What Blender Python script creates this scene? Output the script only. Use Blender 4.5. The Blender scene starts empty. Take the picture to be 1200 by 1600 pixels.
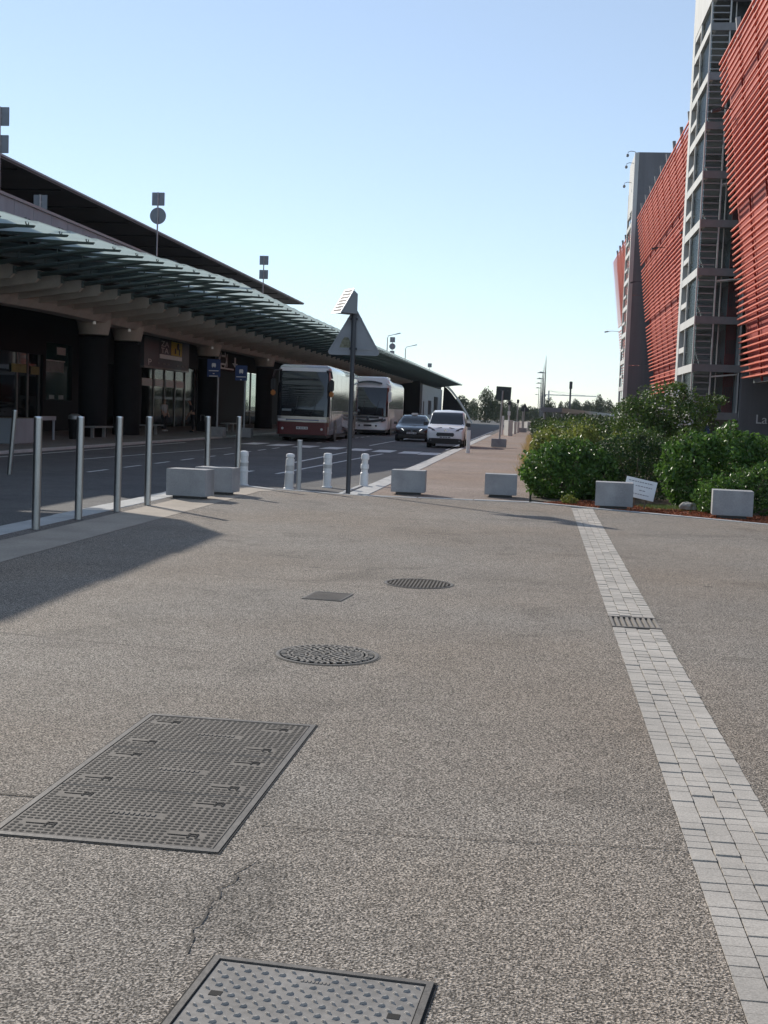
import bpy, bmesh, math, random
import numpy as np
from mathutils import Vector, Matrix, Euler

# ------------------------------------------------------------------ camera, sky, sun, exposure
S = bpy.context.scene
COL = S.collection
R = math.radians
YAW, PITCH, ROLL = R(6.58), R(4.66), R(2.1)
SUN_AZ, SUN_EL = R(42.5), R(28.5)          # azimuth is measured to the left of the road direction (+Y)

fwd = Vector((-math.sin(YAW) * math.cos(PITCH), math.cos(YAW) * math.cos(PITCH), -math.sin(PITCH)))
rgt = Vector((math.cos(YAW), math.sin(YAW), 0))
upv = rgt.cross(fwd)
r2 = rgt * math.cos(ROLL) + upv * math.sin(ROLL)
u2 = -rgt * math.sin(ROLL) + upv * math.cos(ROLL)
cd = bpy.data.cameras.new('camera')
cd.sensor_fit = 'VERTICAL'; cd.sensor_height = 36.0; cd.lens = 1950 / 1600 * 36.0
cd.clip_start = 0.05; cd.clip_end = 6000
cam = bpy.data.objects.new('camera', cd); COL.objects.link(cam)
m = Matrix((r2, u2, -fwd)).transposed().to_4x4(); m.translation = Vector((0, 0, 1.6))
cam.matrix_world = m
S.camera = cam

W = bpy.data.worlds.new('World'); S.world = W; W.use_nodes = True
nt = W.node_tree; nt.nodes.clear()
sky = nt.nodes.new('ShaderNodeTexSky'); sky.sky_type = 'NISHITA'; sky.sun_disc = False
sky.sun_elevation = SUN_EL; sky.sun_rotation = -SUN_AZ
sky.altitude = 100; sky.air_density = 1.0; sky.dust_density = 0.0; sky.ozone_density = 3.5
bg = nt.nodes.new('ShaderNodeBackground'); bg.inputs['Strength'].default_value = 0.15
wo = nt.nodes.new('ShaderNodeOutputWorld')
hs = nt.nodes.new('ShaderNodeHueSaturation'); hs.inputs['Saturation'].default_value = 0.78; hs.inputs['Value'].default_value = 1.0
nt.links.new(sky.outputs[0], hs.inputs['Color']); 
veil = nt.nodes.new('ShaderNodeMix'); veil.data_type = 'RGBA'; veil.inputs['Factor'].default_value = 0.24; veil.inputs['B'].default_value = (4.0, 5.1, 6.5, 1)   # thin even summer veil
nt.links.new(hs.outputs[0], veil.inputs['A']); nt.links.new(veil.outputs['Result'], bg.inputs[0]); nt.links.new(bg.outputs[0], wo.inputs[0])

sl = bpy.data.lights.new('sun', 'SUN'); sl.energy = 5.0; sl.angle = R(0.53); sl.color = (1.0, 0.93, 0.83)
so = bpy.data.objects.new('sun', sl); COL.objects.link(so)
sdir = Vector((-math.sin(SUN_AZ) * math.cos(SUN_EL), math.cos(SUN_AZ) * math.cos(SUN_EL), math.sin(SUN_EL)))
so.rotation_euler = (-sdir).to_track_quat('-Z', 'Y').to_euler()
so.location = (-30, 30, 40)
vs = S.view_settings
vs.view_transform = 'Standard'; vs.look = 'None'; vs.exposure = 0.0; vs.gamma = 1.0; vs.use_curve_mapping = False

# ------------------------------------------------------------------ materials
MATS = {}
def mat(name, col, rough=0.7, metal=0.0, spec=0.5, var=0.0, vs_=3.0, bump=0.0, bs=60.0, coat=0.0, emit=None, estr=0.0,
        fine=0.0, fs=40.0, streak=0.0):
    """plain principled material with broad and fine colour variation (world position noise) and a fine bump"""
    if name in MATS: return MATS[name]
    M = bpy.data.materials.new(name); M.use_nodes = True; MATS[name] = M
    n = M.node_tree.nodes; L = M.node_tree.links; b = n['Principled BSDF']
    b.inputs['Roughness'].default_value = rough; b.inputs['Metallic'].default_value = metal
    b.inputs['Specular IOR Level'].default_value = spec; b.inputs['Coat Weight'].default_value = coat
    b.inputs['Base Color'].default_value = (*col, 1)
    geo = n.new('ShaderNodeNewGeometry')
    last = None
    def vary(amount, scale, stretch=None):
        nonlocal last
        no = n.new('ShaderNodeTexNoise'); no.inputs['Scale'].default_value = scale; no.inputs['Detail'].default_value = 5
        if stretch:
            mp = n.new('ShaderNodeMapping'); mp.inputs['Scale'].default_value = stretch
            L.new(geo.outputs['Position'], mp.inputs['Vector']); L.new(mp.outputs[0], no.inputs['Vector'])
        else: L.new(geo.outputs['Position'], no.inputs['Vector'])
        mr = n.new('ShaderNodeMapRange'); mr.inputs['From Min'].default_value = .3; mr.inputs['From Max'].default_value = .7
        mr.inputs['To Min'].default_value = 1 - amount; mr.inputs['To Max'].default_value = 1 + amount
        L.new(no.outputs['Fac'], mr.inputs['Value'])
        mx = n.new('ShaderNodeMix'); mx.data_type = 'RGBA'; mx.blend_type = 'MULTIPLY'; mx.inputs['Factor'].default_value = 1
        if last is None: mx.inputs['A'].default_value = (*col, 1)
        else: L.new(last, mx.inputs['A'])
        L.new(mr.outputs[0], mx.inputs['B']); last = mx.outputs['Result']
    if var: vary(var, vs_)
    if fine: vary(fine, fs)
    if streak: vary(streak, 1.0, (2.5, 2.5, 0.15))
    if last is not None: L.new(last, b.inputs['Base Color'])
    if bump:
        no = n.new('ShaderNodeTexNoise'); no.inputs['Scale'].default_value = bs; no.inputs['Detail'].default_value = 4
        L.new(geo.outputs['Position'], no.inputs['Vector'])
        bp = n.new('ShaderNodeBump'); bp.inputs['Strength'].default_value = bump; bp.inputs['Distance'].default_value = 0.02
        L.new(no.outputs['Fac'], bp.inputs['Height']); L.new(bp.outputs[0], b.inputs['Normal'])
    if emit:
        b.inputs['Emission Color'].default_value = (*emit, 1); b.inputs['Emission Strength'].default_value = estr
    return M

def aggregate(name, dark, mid, light, cell, big=0.12, tint=(1, .93, .86), bump=.8, spots=False):
    """exposed aggregate / tarmac: pebbles from voronoi cells, broad stains from noise"""
    M = bpy.data.materials.new(name); M.use_nodes = True; MATS[name] = M
    n = M.node_tree.nodes; L = M.node_tree.links; b = n['Principled BSDF']
    b.inputs['Roughness'].default_value = .85; b.inputs['Specular IOR Level'].default_value = .3
    geo = n.new('ShaderNodeNewGeometry')
    vo = n.new('ShaderNodeTexVoronoi'); vo.inputs['Scale'].default_value = cell; vo.inputs['Randomness'].default_value = 1
    L.new(geo.outputs['Position'], vo.inputs['Vector'])
    sep = n.new('ShaderNodeSeparateColor'); L.new(vo.outputs['Color'], sep.inputs[0])
    no2 = n.new('ShaderNodeTexNoise'); no2.inputs['Scale'].default_value = cell * .8; no2.inputs['Detail'].default_value = 3
    L.new(geo.outputs['Position'], no2.inputs['Vector'])
    ad = n.new('ShaderNodeMath'); ad.operation = 'MULTIPLY_ADD'; ad.inputs[1].default_value = .45
    L.new(sep.outputs[0], ad.inputs[0])
    sb = n.new('ShaderNodeMath'); sb.operation = 'MULTIPLY_ADD'; sb.inputs[1].default_value = 1.3; sb.inputs[2].default_value = -.38
    L.new(no2.outputs['Fac'], sb.inputs[0]); L.new(sb.outputs[0], ad.inputs[2])
    cr = n.new('ShaderNodeValToRGB'); e = cr.color_ramp.elements
    e[0].position = .24; e[0].color = (*dark, 1); e[1].position = .76; e[1].color = (*light, 1)
    k = cr.color_ramp.elements.new(.5); k.color = (*mid, 1)
    L.new(ad.outputs[0], cr.inputs['Fac'])
    out = cr.outputs['Color']
    for sc, am in ((.35, big), (1.6, big * .7), (7., big * .5)):
        nb = n.new('ShaderNodeTexNoise'); nb.inputs['Scale'].default_value = sc; nb.inputs['Detail'].default_value = 4
        L.new(geo.outputs['Position'], nb.inputs['Vector'])
        mr = n.new('ShaderNodeMapRange'); mr.inputs['From Min'].default_value = .3; mr.inputs['From Max'].default_value = .7
        mr.inputs['To Min'].default_value = 1 - am; mr.inputs['To Max'].default_value = 1 + am
        L.new(nb.outputs['Fac'], mr.inputs['Value'])
        mx = n.new('ShaderNodeMix'); mx.data_type = 'RGBA'; mx.blend_type = 'MULTIPLY'; mx.inputs['Factor'].default_value = 1
        L.new(out, mx.inputs['A']); L.new(mr.outputs[0], mx.inputs['B']); out = mx.outputs['Result']
    if spots:      # old chewing gum and small oil drips
        for sc, rad, am in ((1.7, .035, .45), (.75, .05, .38)):
            vg = n.new('ShaderNodeTexVoronoi'); vg.inputs['Scale'].default_value = sc; vg.inputs['Randomness'].default_value = 1
            wn = n.new('ShaderNodeTexNoise'); wn.inputs['Scale'].default_value = 30; L.new(geo.outputs['Position'], wn.inputs['Vector'])
            wa = n.new('ShaderNodeVectorMath'); wa.operation = 'MULTIPLY_ADD'; wa.inputs[1].default_value = (.03, .03, 0); L.new(wn.outputs['Color'], wa.inputs[0]); L.new(geo.outputs['Position'], wa.inputs[2])
            L.new(wa.outputs[0], vg.inputs['Vector'])
            mr = n.new('ShaderNodeMapRange'); mr.inputs['From Min'].default_value = rad * .6; mr.inputs['From Max'].default_value = rad; mr.inputs['To Min'].default_value = 1 - am; mr.inputs['To Max'].default_value = 1
            L.new(vg.outputs['Distance'], mr.inputs['Value'])
            mx = n.new('ShaderNodeMix'); mx.data_type = 'RGBA'; mx.blend_type = 'MULTIPLY'; mx.inputs['Factor'].default_value = 1
            L.new(out, mx.inputs['A']); L.new(mr.outputs[0], mx.inputs['B']); out = mx.outputs['Result']
    if spots:      # faint irregular stains
        sn = n.new('ShaderNodeTexNoise'); sn.inputs['Scale'].default_value = .8; sn.inputs['Detail'].default_value = 7; sn.inputs['Distortion'].default_value = 1.2; L.new(geo.outputs['Position'], sn.inputs['Vector'])
        mr = n.new('ShaderNodeMapRange'); mr.inputs['From Min'].default_value = .57; mr.inputs['From Max'].default_value = .68; mr.inputs['To Min'].default_value = 1; mr.inputs['To Max'].default_value = .80; L.new(sn.outputs['Fac'], mr.inputs['Value'])
        mx = n.new('ShaderNodeMix'); mx.data_type = 'RGBA'; mx.blend_type = 'MULTIPLY'; mx.inputs['Factor'].default_value = 1
        L.new(out, mx.inputs['A']); L.new(mr.outputs[0], mx.inputs['B']); out = mx.outputs['Result']
    # brownish dirt, broad
    nb = n.new('ShaderNodeTexNoise'); nb.inputs['Scale'].default_value = .22; nb.inputs['Detail'].default_value = 3
    L.new(geo.outputs['Position'], nb.inputs['Vector'])
    mx = n.new('ShaderNodeMix'); mx.data_type = 'RGBA'; mx.blend_type = 'MULTIPLY'
    mr = n.new('ShaderNodeMapRange'); mr.inputs['From Min'].default_value = .4; mr.inputs['From Max'].default_value = .65
    L.new(nb.outputs['Fac'], mr.inputs['Value']); L.new(mr.outputs[0], mx.inputs['Factor'])
    mx.inputs['B'].default_value = (*tint, 1); L.new(out, mx.inputs['A']); L.new(mx.outputs['Result'], b.inputs['Base Color'])
    bp = n.new('ShaderNodeBump'); bp.inputs['Strength'].default_value = bump; bp.inputs['Distance'].default_value = .012
    L.new(ad.outputs[0], bp.inputs['Height']); L.new(bp.outputs[0], b.inputs['Normal'])
    return M

def leafmat(name, c1, c2, rough=.45, trans=.25, spec=.4):
    M = bpy.data.materials.new(name); M.use_nodes = True; MATS[name] = M
    n = M.node_tree.nodes; L = M.node_tree.links; b = n['Principled BSDF']; o = n['Material Output']
    g = n.new('ShaderNodeNewGeometry'); cr = n.new('ShaderNodeValToRGB'); e = cr.color_ramp.elements
    e[0].color = (*c1, 1); e[1].color = (*c2, 1)
    L.new(g.outputs['Random Per Island'], cr.inputs['Fac']); L.new(cr.outputs[0], b.inputs['Base Color'])
    b.inputs['Roughness'].default_value = rough; b.inputs['Specular IOR Level'].default_value = spec
    t = n.new('ShaderNodeBsdfTranslucent'); L.new(cr.outputs[0], t.inputs['Color'])
    mx = n.new('ShaderNodeMixShader'); mx.inputs[0].default_value = trans
    L.new(b.outputs[0], mx.inputs[1]); L.new(t.outputs[0], mx.inputs[2]); L.new(mx.outputs[0], o.inputs['Surface'])
    return M

def glassmat(name, tint, rough=.03, see=.5, body=(.02, .025, .03)):
    """architectural pane: a share is seen through (tinted), the rest reflects like dark glass"""
    M = bpy.data.materials.new(name); M.use_nodes = True; MATS[name] = M
    n = M.node_tree.nodes; L = M.node_tree.links; b = n['Principled BSDF']; o = n['Material Output']
    b.inputs['Base Color'].default_value = (*body, 1); b.inputs['Roughness'].default_value = rough; b.inputs['IOR'].default_value = 1.5
    t = n.new('ShaderNodeBsdfTransparent'); t.inputs['Color'].default_value = (*tint, 1)
    mx = n.new('ShaderNodeMixShader'); mx.inputs[0].default_value = see
    L.new(b.outputs[0], mx.inputs[1]); L.new(t.outputs[0], mx.inputs[2]); L.new(mx.outputs[0], o.inputs['Surface'])
    return M

M = {}
M['agg'] = aggregate('plaza_aggregate', (.042, .036, .029), (.23, .202, .170), (.60, .53, .455), 150, big=.09, spots=True)
M['agg_dark'] = aggregate('band_aggregate', (.06, .055, .05), (.17, .155, .14), (.33, .30, .28), 125, big=.12)
M['asphalt'] = aggregate('asphalt', (.045, .045, .047), (.088, .087, .087), (.15, .147, .143), 75, big=.16, tint=(1, .97, .93), bump=.25)
M['asphalt_old'] = aggregate('asphalt_old', (.07, .068, .066), (.125, .12, .115), (.19, .18, .17), 70, big=.14, tint=(1, .96, .9), bump=.25)
M['walk'] = aggregate('walkway_surface', (.14, .105, .085), (.255, .2, .166), (.39, .32, .275), 55, big=.12, tint=(1, .93, .86))
M['pavement'] = aggregate('terminal_pavement', (.10, .095, .09), (.16, .155, .15), (.24, .235, .225), 50, big=.12)
M['smooth'] = mat('smooth_concrete_band', (.34, .29, .235), .85, var=.16, vs_=1.6, fine=.12, fs=30, bump=.15)
M['ground'] = aggregate('dry_ground', (.10, .085, .055), (.17, .145, .09), (.25, .215, .14), 9, big=.25)
M['kerb'] = mat('kerb_stone', (.40, .40, .39), .8, var=.15, vs_=2, fine=.10, fs=45, bump=.15)
M['paver'] = None
M['block'] = mat('block_concrete', (.31, .313, .32), .85, var=.14, vs_=3, fine=.10, fs=55, bump=.25, streak=.12)
M['blockbase'] = mat('block_foot', (.10, .10, .10), .9)
M['steel'] = mat('brushed_steel', (.42, .43, .44), .34, metal=1.0, var=.05, fine=.05)
M['steel_top'] = mat('steel_cap', (.62, .63, .64), .3, metal=1.0)
M['galv'] = mat('galvanised_steel', (.40, .41, .42), .5, metal=.7, var=.10, vs_=6)
M['plastic'] = mat('white_plastic', (.76, .765, .76), .5, var=.06, vs_=5, fine=.05, streak=.08)
M['plastic_band'] = mat('reflective_band', (.50, .50, .49), .35, var=.08, vs_=9)
M['iron'] = mat('cast_iron', (.125, .112, .098), .65, metal=.1, var=.18, vs_=6, fine=.2, fs=70, bump=.1)
M['iron_stud'] = mat('worn_iron', (.26, .235, .205), .75, spec=.25, var=.15, vs_=8)
M['iron_plate'] = mat('iron_plate', (.165, .146, .125), .75, spec=.25, var=.15, vs_=5, fine=.12)
M['slot'] = mat('dark_slot', (.012, .011, .010), .9)
M['joint'] = mat('joint_dirt', (.075, .066, .056), .95, var=.2, vs_=6)
M['white_paint'] = mat('road_paint', (.62, .62, .60), .7, var=.18, vs_=1.8, fine=.2, fs=25)
M['darkpole'] = mat('dark_grey_paint', (.045, .05, .06), .45, var=.08)
M['signback'] = mat('sign_back_aluminium', (.26, .275, .30), .5, metal=.3, var=.10, vs_=3)
M['greybox'] = mat('grey_box', (.20, .215, .23), .5, var=.06)
M['white'] = mat('white_enamel', (.78, .78, .77), .4, var=.04)
M['black'] = mat('black_plastic', (.015, .015, .017), .45)
M['rubber'] = mat('rubber', (.022, .022, .023), .8)
M['solarcell'] = mat('solar_cell', (.05, .06, .085), .65, spec=.15)
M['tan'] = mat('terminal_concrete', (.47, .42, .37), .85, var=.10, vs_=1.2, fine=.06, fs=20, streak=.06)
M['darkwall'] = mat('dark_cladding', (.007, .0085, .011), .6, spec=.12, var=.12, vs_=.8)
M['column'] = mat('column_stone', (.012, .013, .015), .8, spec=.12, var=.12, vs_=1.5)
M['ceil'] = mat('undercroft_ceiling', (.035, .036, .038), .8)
M['greensteel'] = mat('green_grey_steel', (.05, .072, .07), .45, metal=.1, var=.08)
M['parapet'] = mat('parapet_panel', (.27, .29, .32), .6, var=.09, vs_=1.0, streak=.08)
M['soffit'] = mat('roof_soffit', (.105, .105, .105), .55, var=.25, vs_=.35, fine=.08, fs=12)
M['roofedge'] = mat('roof_edge', (.30, .30, .31), .5, metal=.4)
M['doorframe'] = mat('door_frame', (.22, .225, .23), .4, metal=.6)
M['glass'] = glassmat('pane', (.8, .88, .87), see=.62)
M['glass_dark'] = glassmat('dark_pane', (.35, .42, .42), see=.35, body=(.012, .016, .018))
M['tower_glass'] = glassmat('tower_pane', (.8, .86, .86), rough=.2, see=.8, body=(.06, .07, .075))
M['bedding'] = mat('bedding_sand', (.21, .185, .155), .95, var=.25, vs_=9)
M['mortar'] = mat('mortar_surround', (.13, .118, .10), .95, var=.25, vs_=8, fine=.3, fs=60)
M['redslat'] = mat('red_slat', (.70, .175, .105), .6, var=.07, vs_=.6, fine=.04, streak=.05)
M['redback'] = mat('red_backing', (.29, .034, .02), .7, var=.15, vs_=.5)
M['cgrey'] = mat('tower_concrete', (.52, .515, .49), .8, var=.07, vs_=.8, streak=.08, fine=.05)
M['cdark'] = mat('dark_render', (.155, .155, .165), .8, var=.09, vs_=.5, streak=.10, fine=.05, fs=15)
M['cband'] = mat('slab_edge', (.21, .215, .22), .75, var=.08)
M['interior'] = mat('tower_interior', (.27, .285, .29), .8, var=.1)
M['redpaint'] = mat('red_wall_paint', (.42, .03, .04), .6, var=.1)
M['bark'] = mat('bark', (.12, .09, .065), .9, var=.25, vs_=8, bump=.5, bs=30)
M['soil'] = aggregate('bed_soil', (.05, .042, .032), (.10, .082, .06), (.17, .14, .10), 30, big=.2)
M['mulch'] = leafmat('terracotta_mulch', (.23, .060, .025), (.48, .165, .075), rough=.9, trans=0)
M['rock'] = mat('pale_rock', (.36, .34, .31), .9, var=.22, vs_=7, bump=.6, bs=22)
M['bluesign'] = mat('blue_sign', (.03, .06, .18), .6)
M['yellow'] = mat('yellow_panel', (.66, .50, .04), .5)
M['letter'] = mat('white_lettering', (.78, .78, .78), .5)
M['greysign'] = mat('grey_sign_board', (.10, .11, .13), .5)
M['leafA'] = leafmat('glossy_leaf', (.03, .085, .013), (.13, .24, .045), rough=.4, trans=.36, spec=.45)
M['leafB'] = leafmat('dark_leaf', (.018, .045, .012), (.06, .11, .025), rough=.5, trans=.25)
M['leafC'] = leafmat('yellow_green_leaf', (.09, .13, .02), (.27, .30, .07), rough=.5, trans=.4)
M['leafD'] = leafmat('tree_leaf', (.034, .08, .014), (.125, .19, .04), rough=.45, trans=.35, spec=.4)
M['leafF'] = leafmat('far_leaf', (.026, .046, .018), (.065, .09, .034), rough=.6, trans=.2)
M['straw'] = leafmat('dry_grass', (.34, .25, .10), (.56, .43, .20), rough=.8, trans=.3)
M['grass'] = leafmat('green_grass', (.06, .10, .02), (.17, .22, .06), rough=.6, trans=.3)
M['flower'] = leafmat('pale_blossom', (.60, .55, .52), (.8, .76, .74), rough=.7, trans=.3)

def pavermat():
    Mx = bpy.data.materials.new('paver_concrete'); Mx.use_nodes = True
    n = Mx.node_tree.nodes; L = Mx.node_tree.links; b = n['Principled BSDF']; b.inputs['Roughness'].default_value = .85
    g = n.new('ShaderNodeNewGeometry')
    vo = n.new('ShaderNodeTexWhiteNoise'); vo.noise_dimensions = '2D'
    oi = n.new('ShaderNodeObjectInfo')
    cr = n.new('ShaderNodeValToRGB'); e = cr.color_ramp.elements
    e[0].color = (.40, .365, .32, 1); e[1].color = (.43, .392, .345, 1)
    ad = n.new('ShaderNodeMath'); ad.operation = 'ADD'; fr = n.new('ShaderNodeMath'); fr.operation = 'FRACT'
    L.new(oi.outputs['Random'], ad.inputs[0]); L.new(g.outputs['Random Per Island'], ad.inputs[1]); L.new(ad.outputs[0], fr.inputs[0])
    L.new(fr.outputs[0], cr.inputs['Fac'])
    no = n.new('ShaderNodeTexNoise'); no.inputs['Scale'].default_value = 140; no.inputs['Detail'].default_value = 4
    L.new(g.outputs['Position'], no.inputs['Vector'])
    nb = n.new('ShaderNodeTexNoise'); nb.inputs['Scale'].default_value = 2.2; nb.inputs['Detail'].default_value = 5
    L.new(g.outputs['Position'], nb.inputs['Vector'])
    out = cr.outputs[0]
    for t, a in ((no, .22), (nb, .16)):
        mr = n.new('ShaderNodeMapRange'); mr.inputs['From Min'].default_value = .3; mr.inputs['From Max'].default_value = .7
        mr.inputs['To Min'].default_value = 1 - a; mr.inputs['To Max'].default_value = 1 + a; L.new(t.outputs['Fac'], mr.inputs['Value'])
        mx = n.new('ShaderNodeMix'); mx.data_type = 'RGBA'; mx.blend_type = 'MULTIPLY'; mx.inputs['Factor'].default_value = 1
        L.new(out, mx.inputs['A']); L.new(mr.outputs[0], mx.inputs['B']); out = mx.outputs['Result']
    L.new(out, b.inputs['Base Color'])
    return Mx
M['paver'] = pavermat()

def canopyglass():
    Mx = bpy.data.materials.new('canopy_glass'); Mx.use_nodes = True
    n = Mx.node_tree.nodes; L = Mx.node_tree.links; b = n['Principled BSDF']; o = n['Material Output']
    b.inputs['Base Color'].default_value = (.56, .64, .62, 1); b.inputs['Roughness'].default_value = .12
    t = n.new('ShaderNodeBsdfTranslucent'); t.inputs['Color'].default_value = (.86, .94, .92, 1)
    mx = n.new('ShaderNodeMixShader'); mx.inputs[0].default_value = .7
    L.new(b.outputs[0], mx.inputs[1]); L.new(t.outputs[0], mx.inputs[2]); L.new(mx.outputs[0], o.inputs['Surface'])
    return Mx
M['canopyglass'] = canopyglass()

# ------------------------------------------------------------------ mesh helpers
OFF = {}
class MB:
    def __init__(s): s.v = []; s.f = []
    def add(s, vs_, fs):
        o = len(s.v); s.v += [tuple(p) for p in vs_]; s.f += [tuple(i + o for i in q) for q in fs]; return s
    def box(s, x0, x1, y0, y1, z0, z1):
        return s.add([(x0, y0, z0), (x1, y0, z0), (x1, y1, z0), (x0, y1, z0), (x0, y0, z1), (x1, y0, z1), (x1, y1, z1), (x0, y1, z1)],
                     [(0, 3, 2, 1), (4, 5, 6, 7), (0, 1, 5, 4), (1, 2, 6, 5), (2, 3, 7, 6), (3, 0, 4, 7)])
    def hexa(s, p):   # 8 points ordered like box
        return s.add(p, [(0, 3, 2, 1), (4, 5, 6, 7), (0, 1, 5, 4), (1, 2, 6, 5), (2, 3, 7, 6), (3, 0, 4, 7)])
    def obox(s, c, size, rot=(0, 0, 0)):
        mt = Euler(rot).to_matrix(); c = Vector(c); h = Vector(size) / 2
        P = [c + mt @ Vector((sx * h.x, sy * h.y, sz * h.z)) for sz in (-1, 1) for sx, sy in ((-1, -1), (1, -1), (1, 1), (-1, 1))]
        return s.hexa(P)
    def prism(s, poly, axis, a, b):
        """poly in the two other axes (in x,y,z order), extruded along axis from a to b"""
        def mk(p, t):
            return {'x': (t, p[0], p[1]), 'y': (p[0], t, p[1]), 'z': (p[0], p[1], t)}[axis]
        n = len(poly)
        return s.add([mk(p, a) for p in poly] + [mk(p, b) for p in poly],
                     [tuple(range(n))[::-1], tuple(range(n, 2 * n))] + [(i, (i + 1) % n, n + (i + 1) % n, n + i) for i in range(n)])
    def cyl(s, p0, p1, r0, r1=None, n=16, cap=True):
        r1 = r0 if r1 is None else r1
        p0 = Vector(p0); p1 = Vector(p1); d = (p1 - p0).normalized()
        a = d.orthogonal().normalized(); b = d.cross(a)
        V = []
        for p, r in ((p0, r0), (p1, r1)):
            for i in range(n):
                t = 2 * math.pi * i / n; V.append(p + a * (r * math.cos(t)) + b * (r * math.sin(t)))
        F = [(i, (i + 1) % n, n + (i + 1) % n, n + i) for i in range(n)]
        if cap: F += [tuple(range(n))[::-1], tuple(range(n, 2 * n))]
        return s.add(V, F)
    def tube(s, pts, r, n=8):
        pts = [Vector(p) for p in pts]; rs = r if isinstance(r, (list, tuple)) else [r] * len(pts); V = []
        for k, p in enumerate(pts):
            d = (pts[min(k + 1, len(pts) - 1)] - pts[max(k - 1, 0)]).normalized()
            a = d.cross(Vector((0, 0, 1))) if abs(d.z) < .95 else d.cross(Vector((0, 1, 0)))
            a.normalize(); b = d.cross(a)
            for i in range(n):
                t = 2 * math.pi * i / n; V.append(p + a * (rs[k] * math.cos(t)) + b * (rs[k] * math.sin(t)))
        F = []
        for k in range(len(pts) - 1):
            F += [(k * n + i, k * n + (i + 1) % n, (k + 1) * n + (i + 1) % n, (k + 1) * n + i) for i in range(n)]
        F += [tuple(range(n))[::-1], tuple(range((len(pts) - 1) * n, len(pts) * n))]
        return s.add(V, F)
    def lathe(s, prof, n=24, c=(0, 0, 0), axis='z'):
        V = []
        for r, z in prof:
            for i in range(n):
                t = 2 * math.pi * i / n; a, b = r * math.cos(t), r * math.sin(t)
                V.append({'z': (c[0] + a, c[1] + b, c[2] + z), 'x': (c[0] + z, c[1] + a, c[2] + b), 'y': (c[0] + a, c[1] + z, c[2] + b)}[axis])
        F = []
        for k in range(len(prof) - 1):
            F += [(k * n + i, k * n + (i + 1) % n, (k + 1) * n + (i + 1) % n, (k + 1) * n + i) for i in range(n)]
        F += [tuple(range(n))[::-1], tuple(range((len(prof) - 1) * n, len(prof) * n))]
        return s.add(V, F)
    def grid(s, fn, nu, nv):
        V = [fn(i / nu, j / nv) for j in range(nv + 1) for i in range(nu + 1)]
        return s.add(V, [(j * (nu + 1) + i, j * (nu + 1) + i + 1, (j + 1) * (nu + 1) + i + 1, (j + 1) * (nu + 1) + i) for j in range(nv) for i in range(nu)])
    def build(s, name, material, parent=None, smooth=False, bevel=0, fix=True, seg=2):
        o = OFF.get(parent.name, Vector((0, 0, 0))) if parent else Vector((0, 0, 0))
        me = bpy.data.meshes.new(name)
        me.from_pydata([(p[0] - o.x, p[1] - o.y, p[2] - o.z) for p in s.v], [], s.f)
        if fix or bevel:
            bm = bmesh.new(); bm.from_mesh(me)
            if fix: bmesh.ops.recalc_face_normals(bm, faces=bm.faces)
            if bevel: bmesh.ops.bevel(bm, geom=list(bm.edges), offset=bevel, segments=seg, affect='EDGES', clamp_overlap=True)
            bm.to_mesh(me); bm.free()
        me.materials.append(M[material] if isinstance(material, str) else material)
        if smooth:
            me.shade_smooth(); 
            try: me.set_sharp_from_angle(angle=R(38))
            except Exception: pass
        ob = bpy.data.objects.new(name, me); COL.objects.link(ob)
        if parent: ob.parent = parent; OFF[ob.name] = o
        return ob

def tag(o, label=None, cat=None, group=None, kind=None):
    if label: o['label'] = label
    if cat: o['category'] = cat
    if group: o['group'] = group
    if kind: o['kind'] = kind
    return o
def thing(name, label, cat, loc=(0, 0, 0), rz=0, group=None, world=False):
    o = bpy.data.objects.new(name, None); COL.objects.link(o); o.location = loc; o.rotation_euler = (0, 0, rz)
    o.empty_display_size = .2
    OFF[o.name] = Vector(loc) if world else Vector((0, 0, 0))
    return tag(o, label, cat, group)
def kids(o): return [c for c in bpy.data.objects if c.parent == o]
CH = {}
def copy_tree(root, loc, rz=None, label=None, group=None, scale=None):
    def cp(o, par):
        c = o.copy(); COL.objects.link(c)
        if par: c.parent = par
        for k in o.children: cp(k, c)
        return c
    r = cp(root, None); r.location = loc
    if rz is not None: r.rotation_euler = (0, 0, rz)
    if scale is not None: r.scale = (scale,) * 3 if isinstance(scale, (int, float)) else scale
    if label: r['label'] = label
    if group: r['group'] = group
    return r
def part_copy(ob, parent, delta=(0, 0, 0)):
    c = ob.copy(); COL.objects.link(c); c.parent = parent; c.location = Vector(ob.location) + Vector(delta)
    OFF[c.name] = OFF.get(parent.name, Vector((0, 0, 0))); return c
def text(name, body, size, material, parent, pos, rot, extrude=.004, align='LEFT', sx=1.0):
    cu = bpy.data.curves.new(name, 'FONT'); cu.body = body; cu.size = size; cu.extrude = extrude; cu.align_x = align
    t = bpy.data.objects.new(name + '_tmp', cu); COL.objects.link(t)
    me = bpy.data.meshes.new_from_object(t); bpy.data.objects.remove(t)
    o = OFF.get(parent.name, Vector((0, 0, 0)))
    ob = bpy.data.objects.new(name, me); COL.objects.link(ob); me.materials.append(M[material])
    ob.parent = parent; ob.location = Vector(pos) - o; ob.rotation_euler = rot; ob.scale = (sx, 1, 1)
    OFF[ob.name] = o
    return ob
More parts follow.
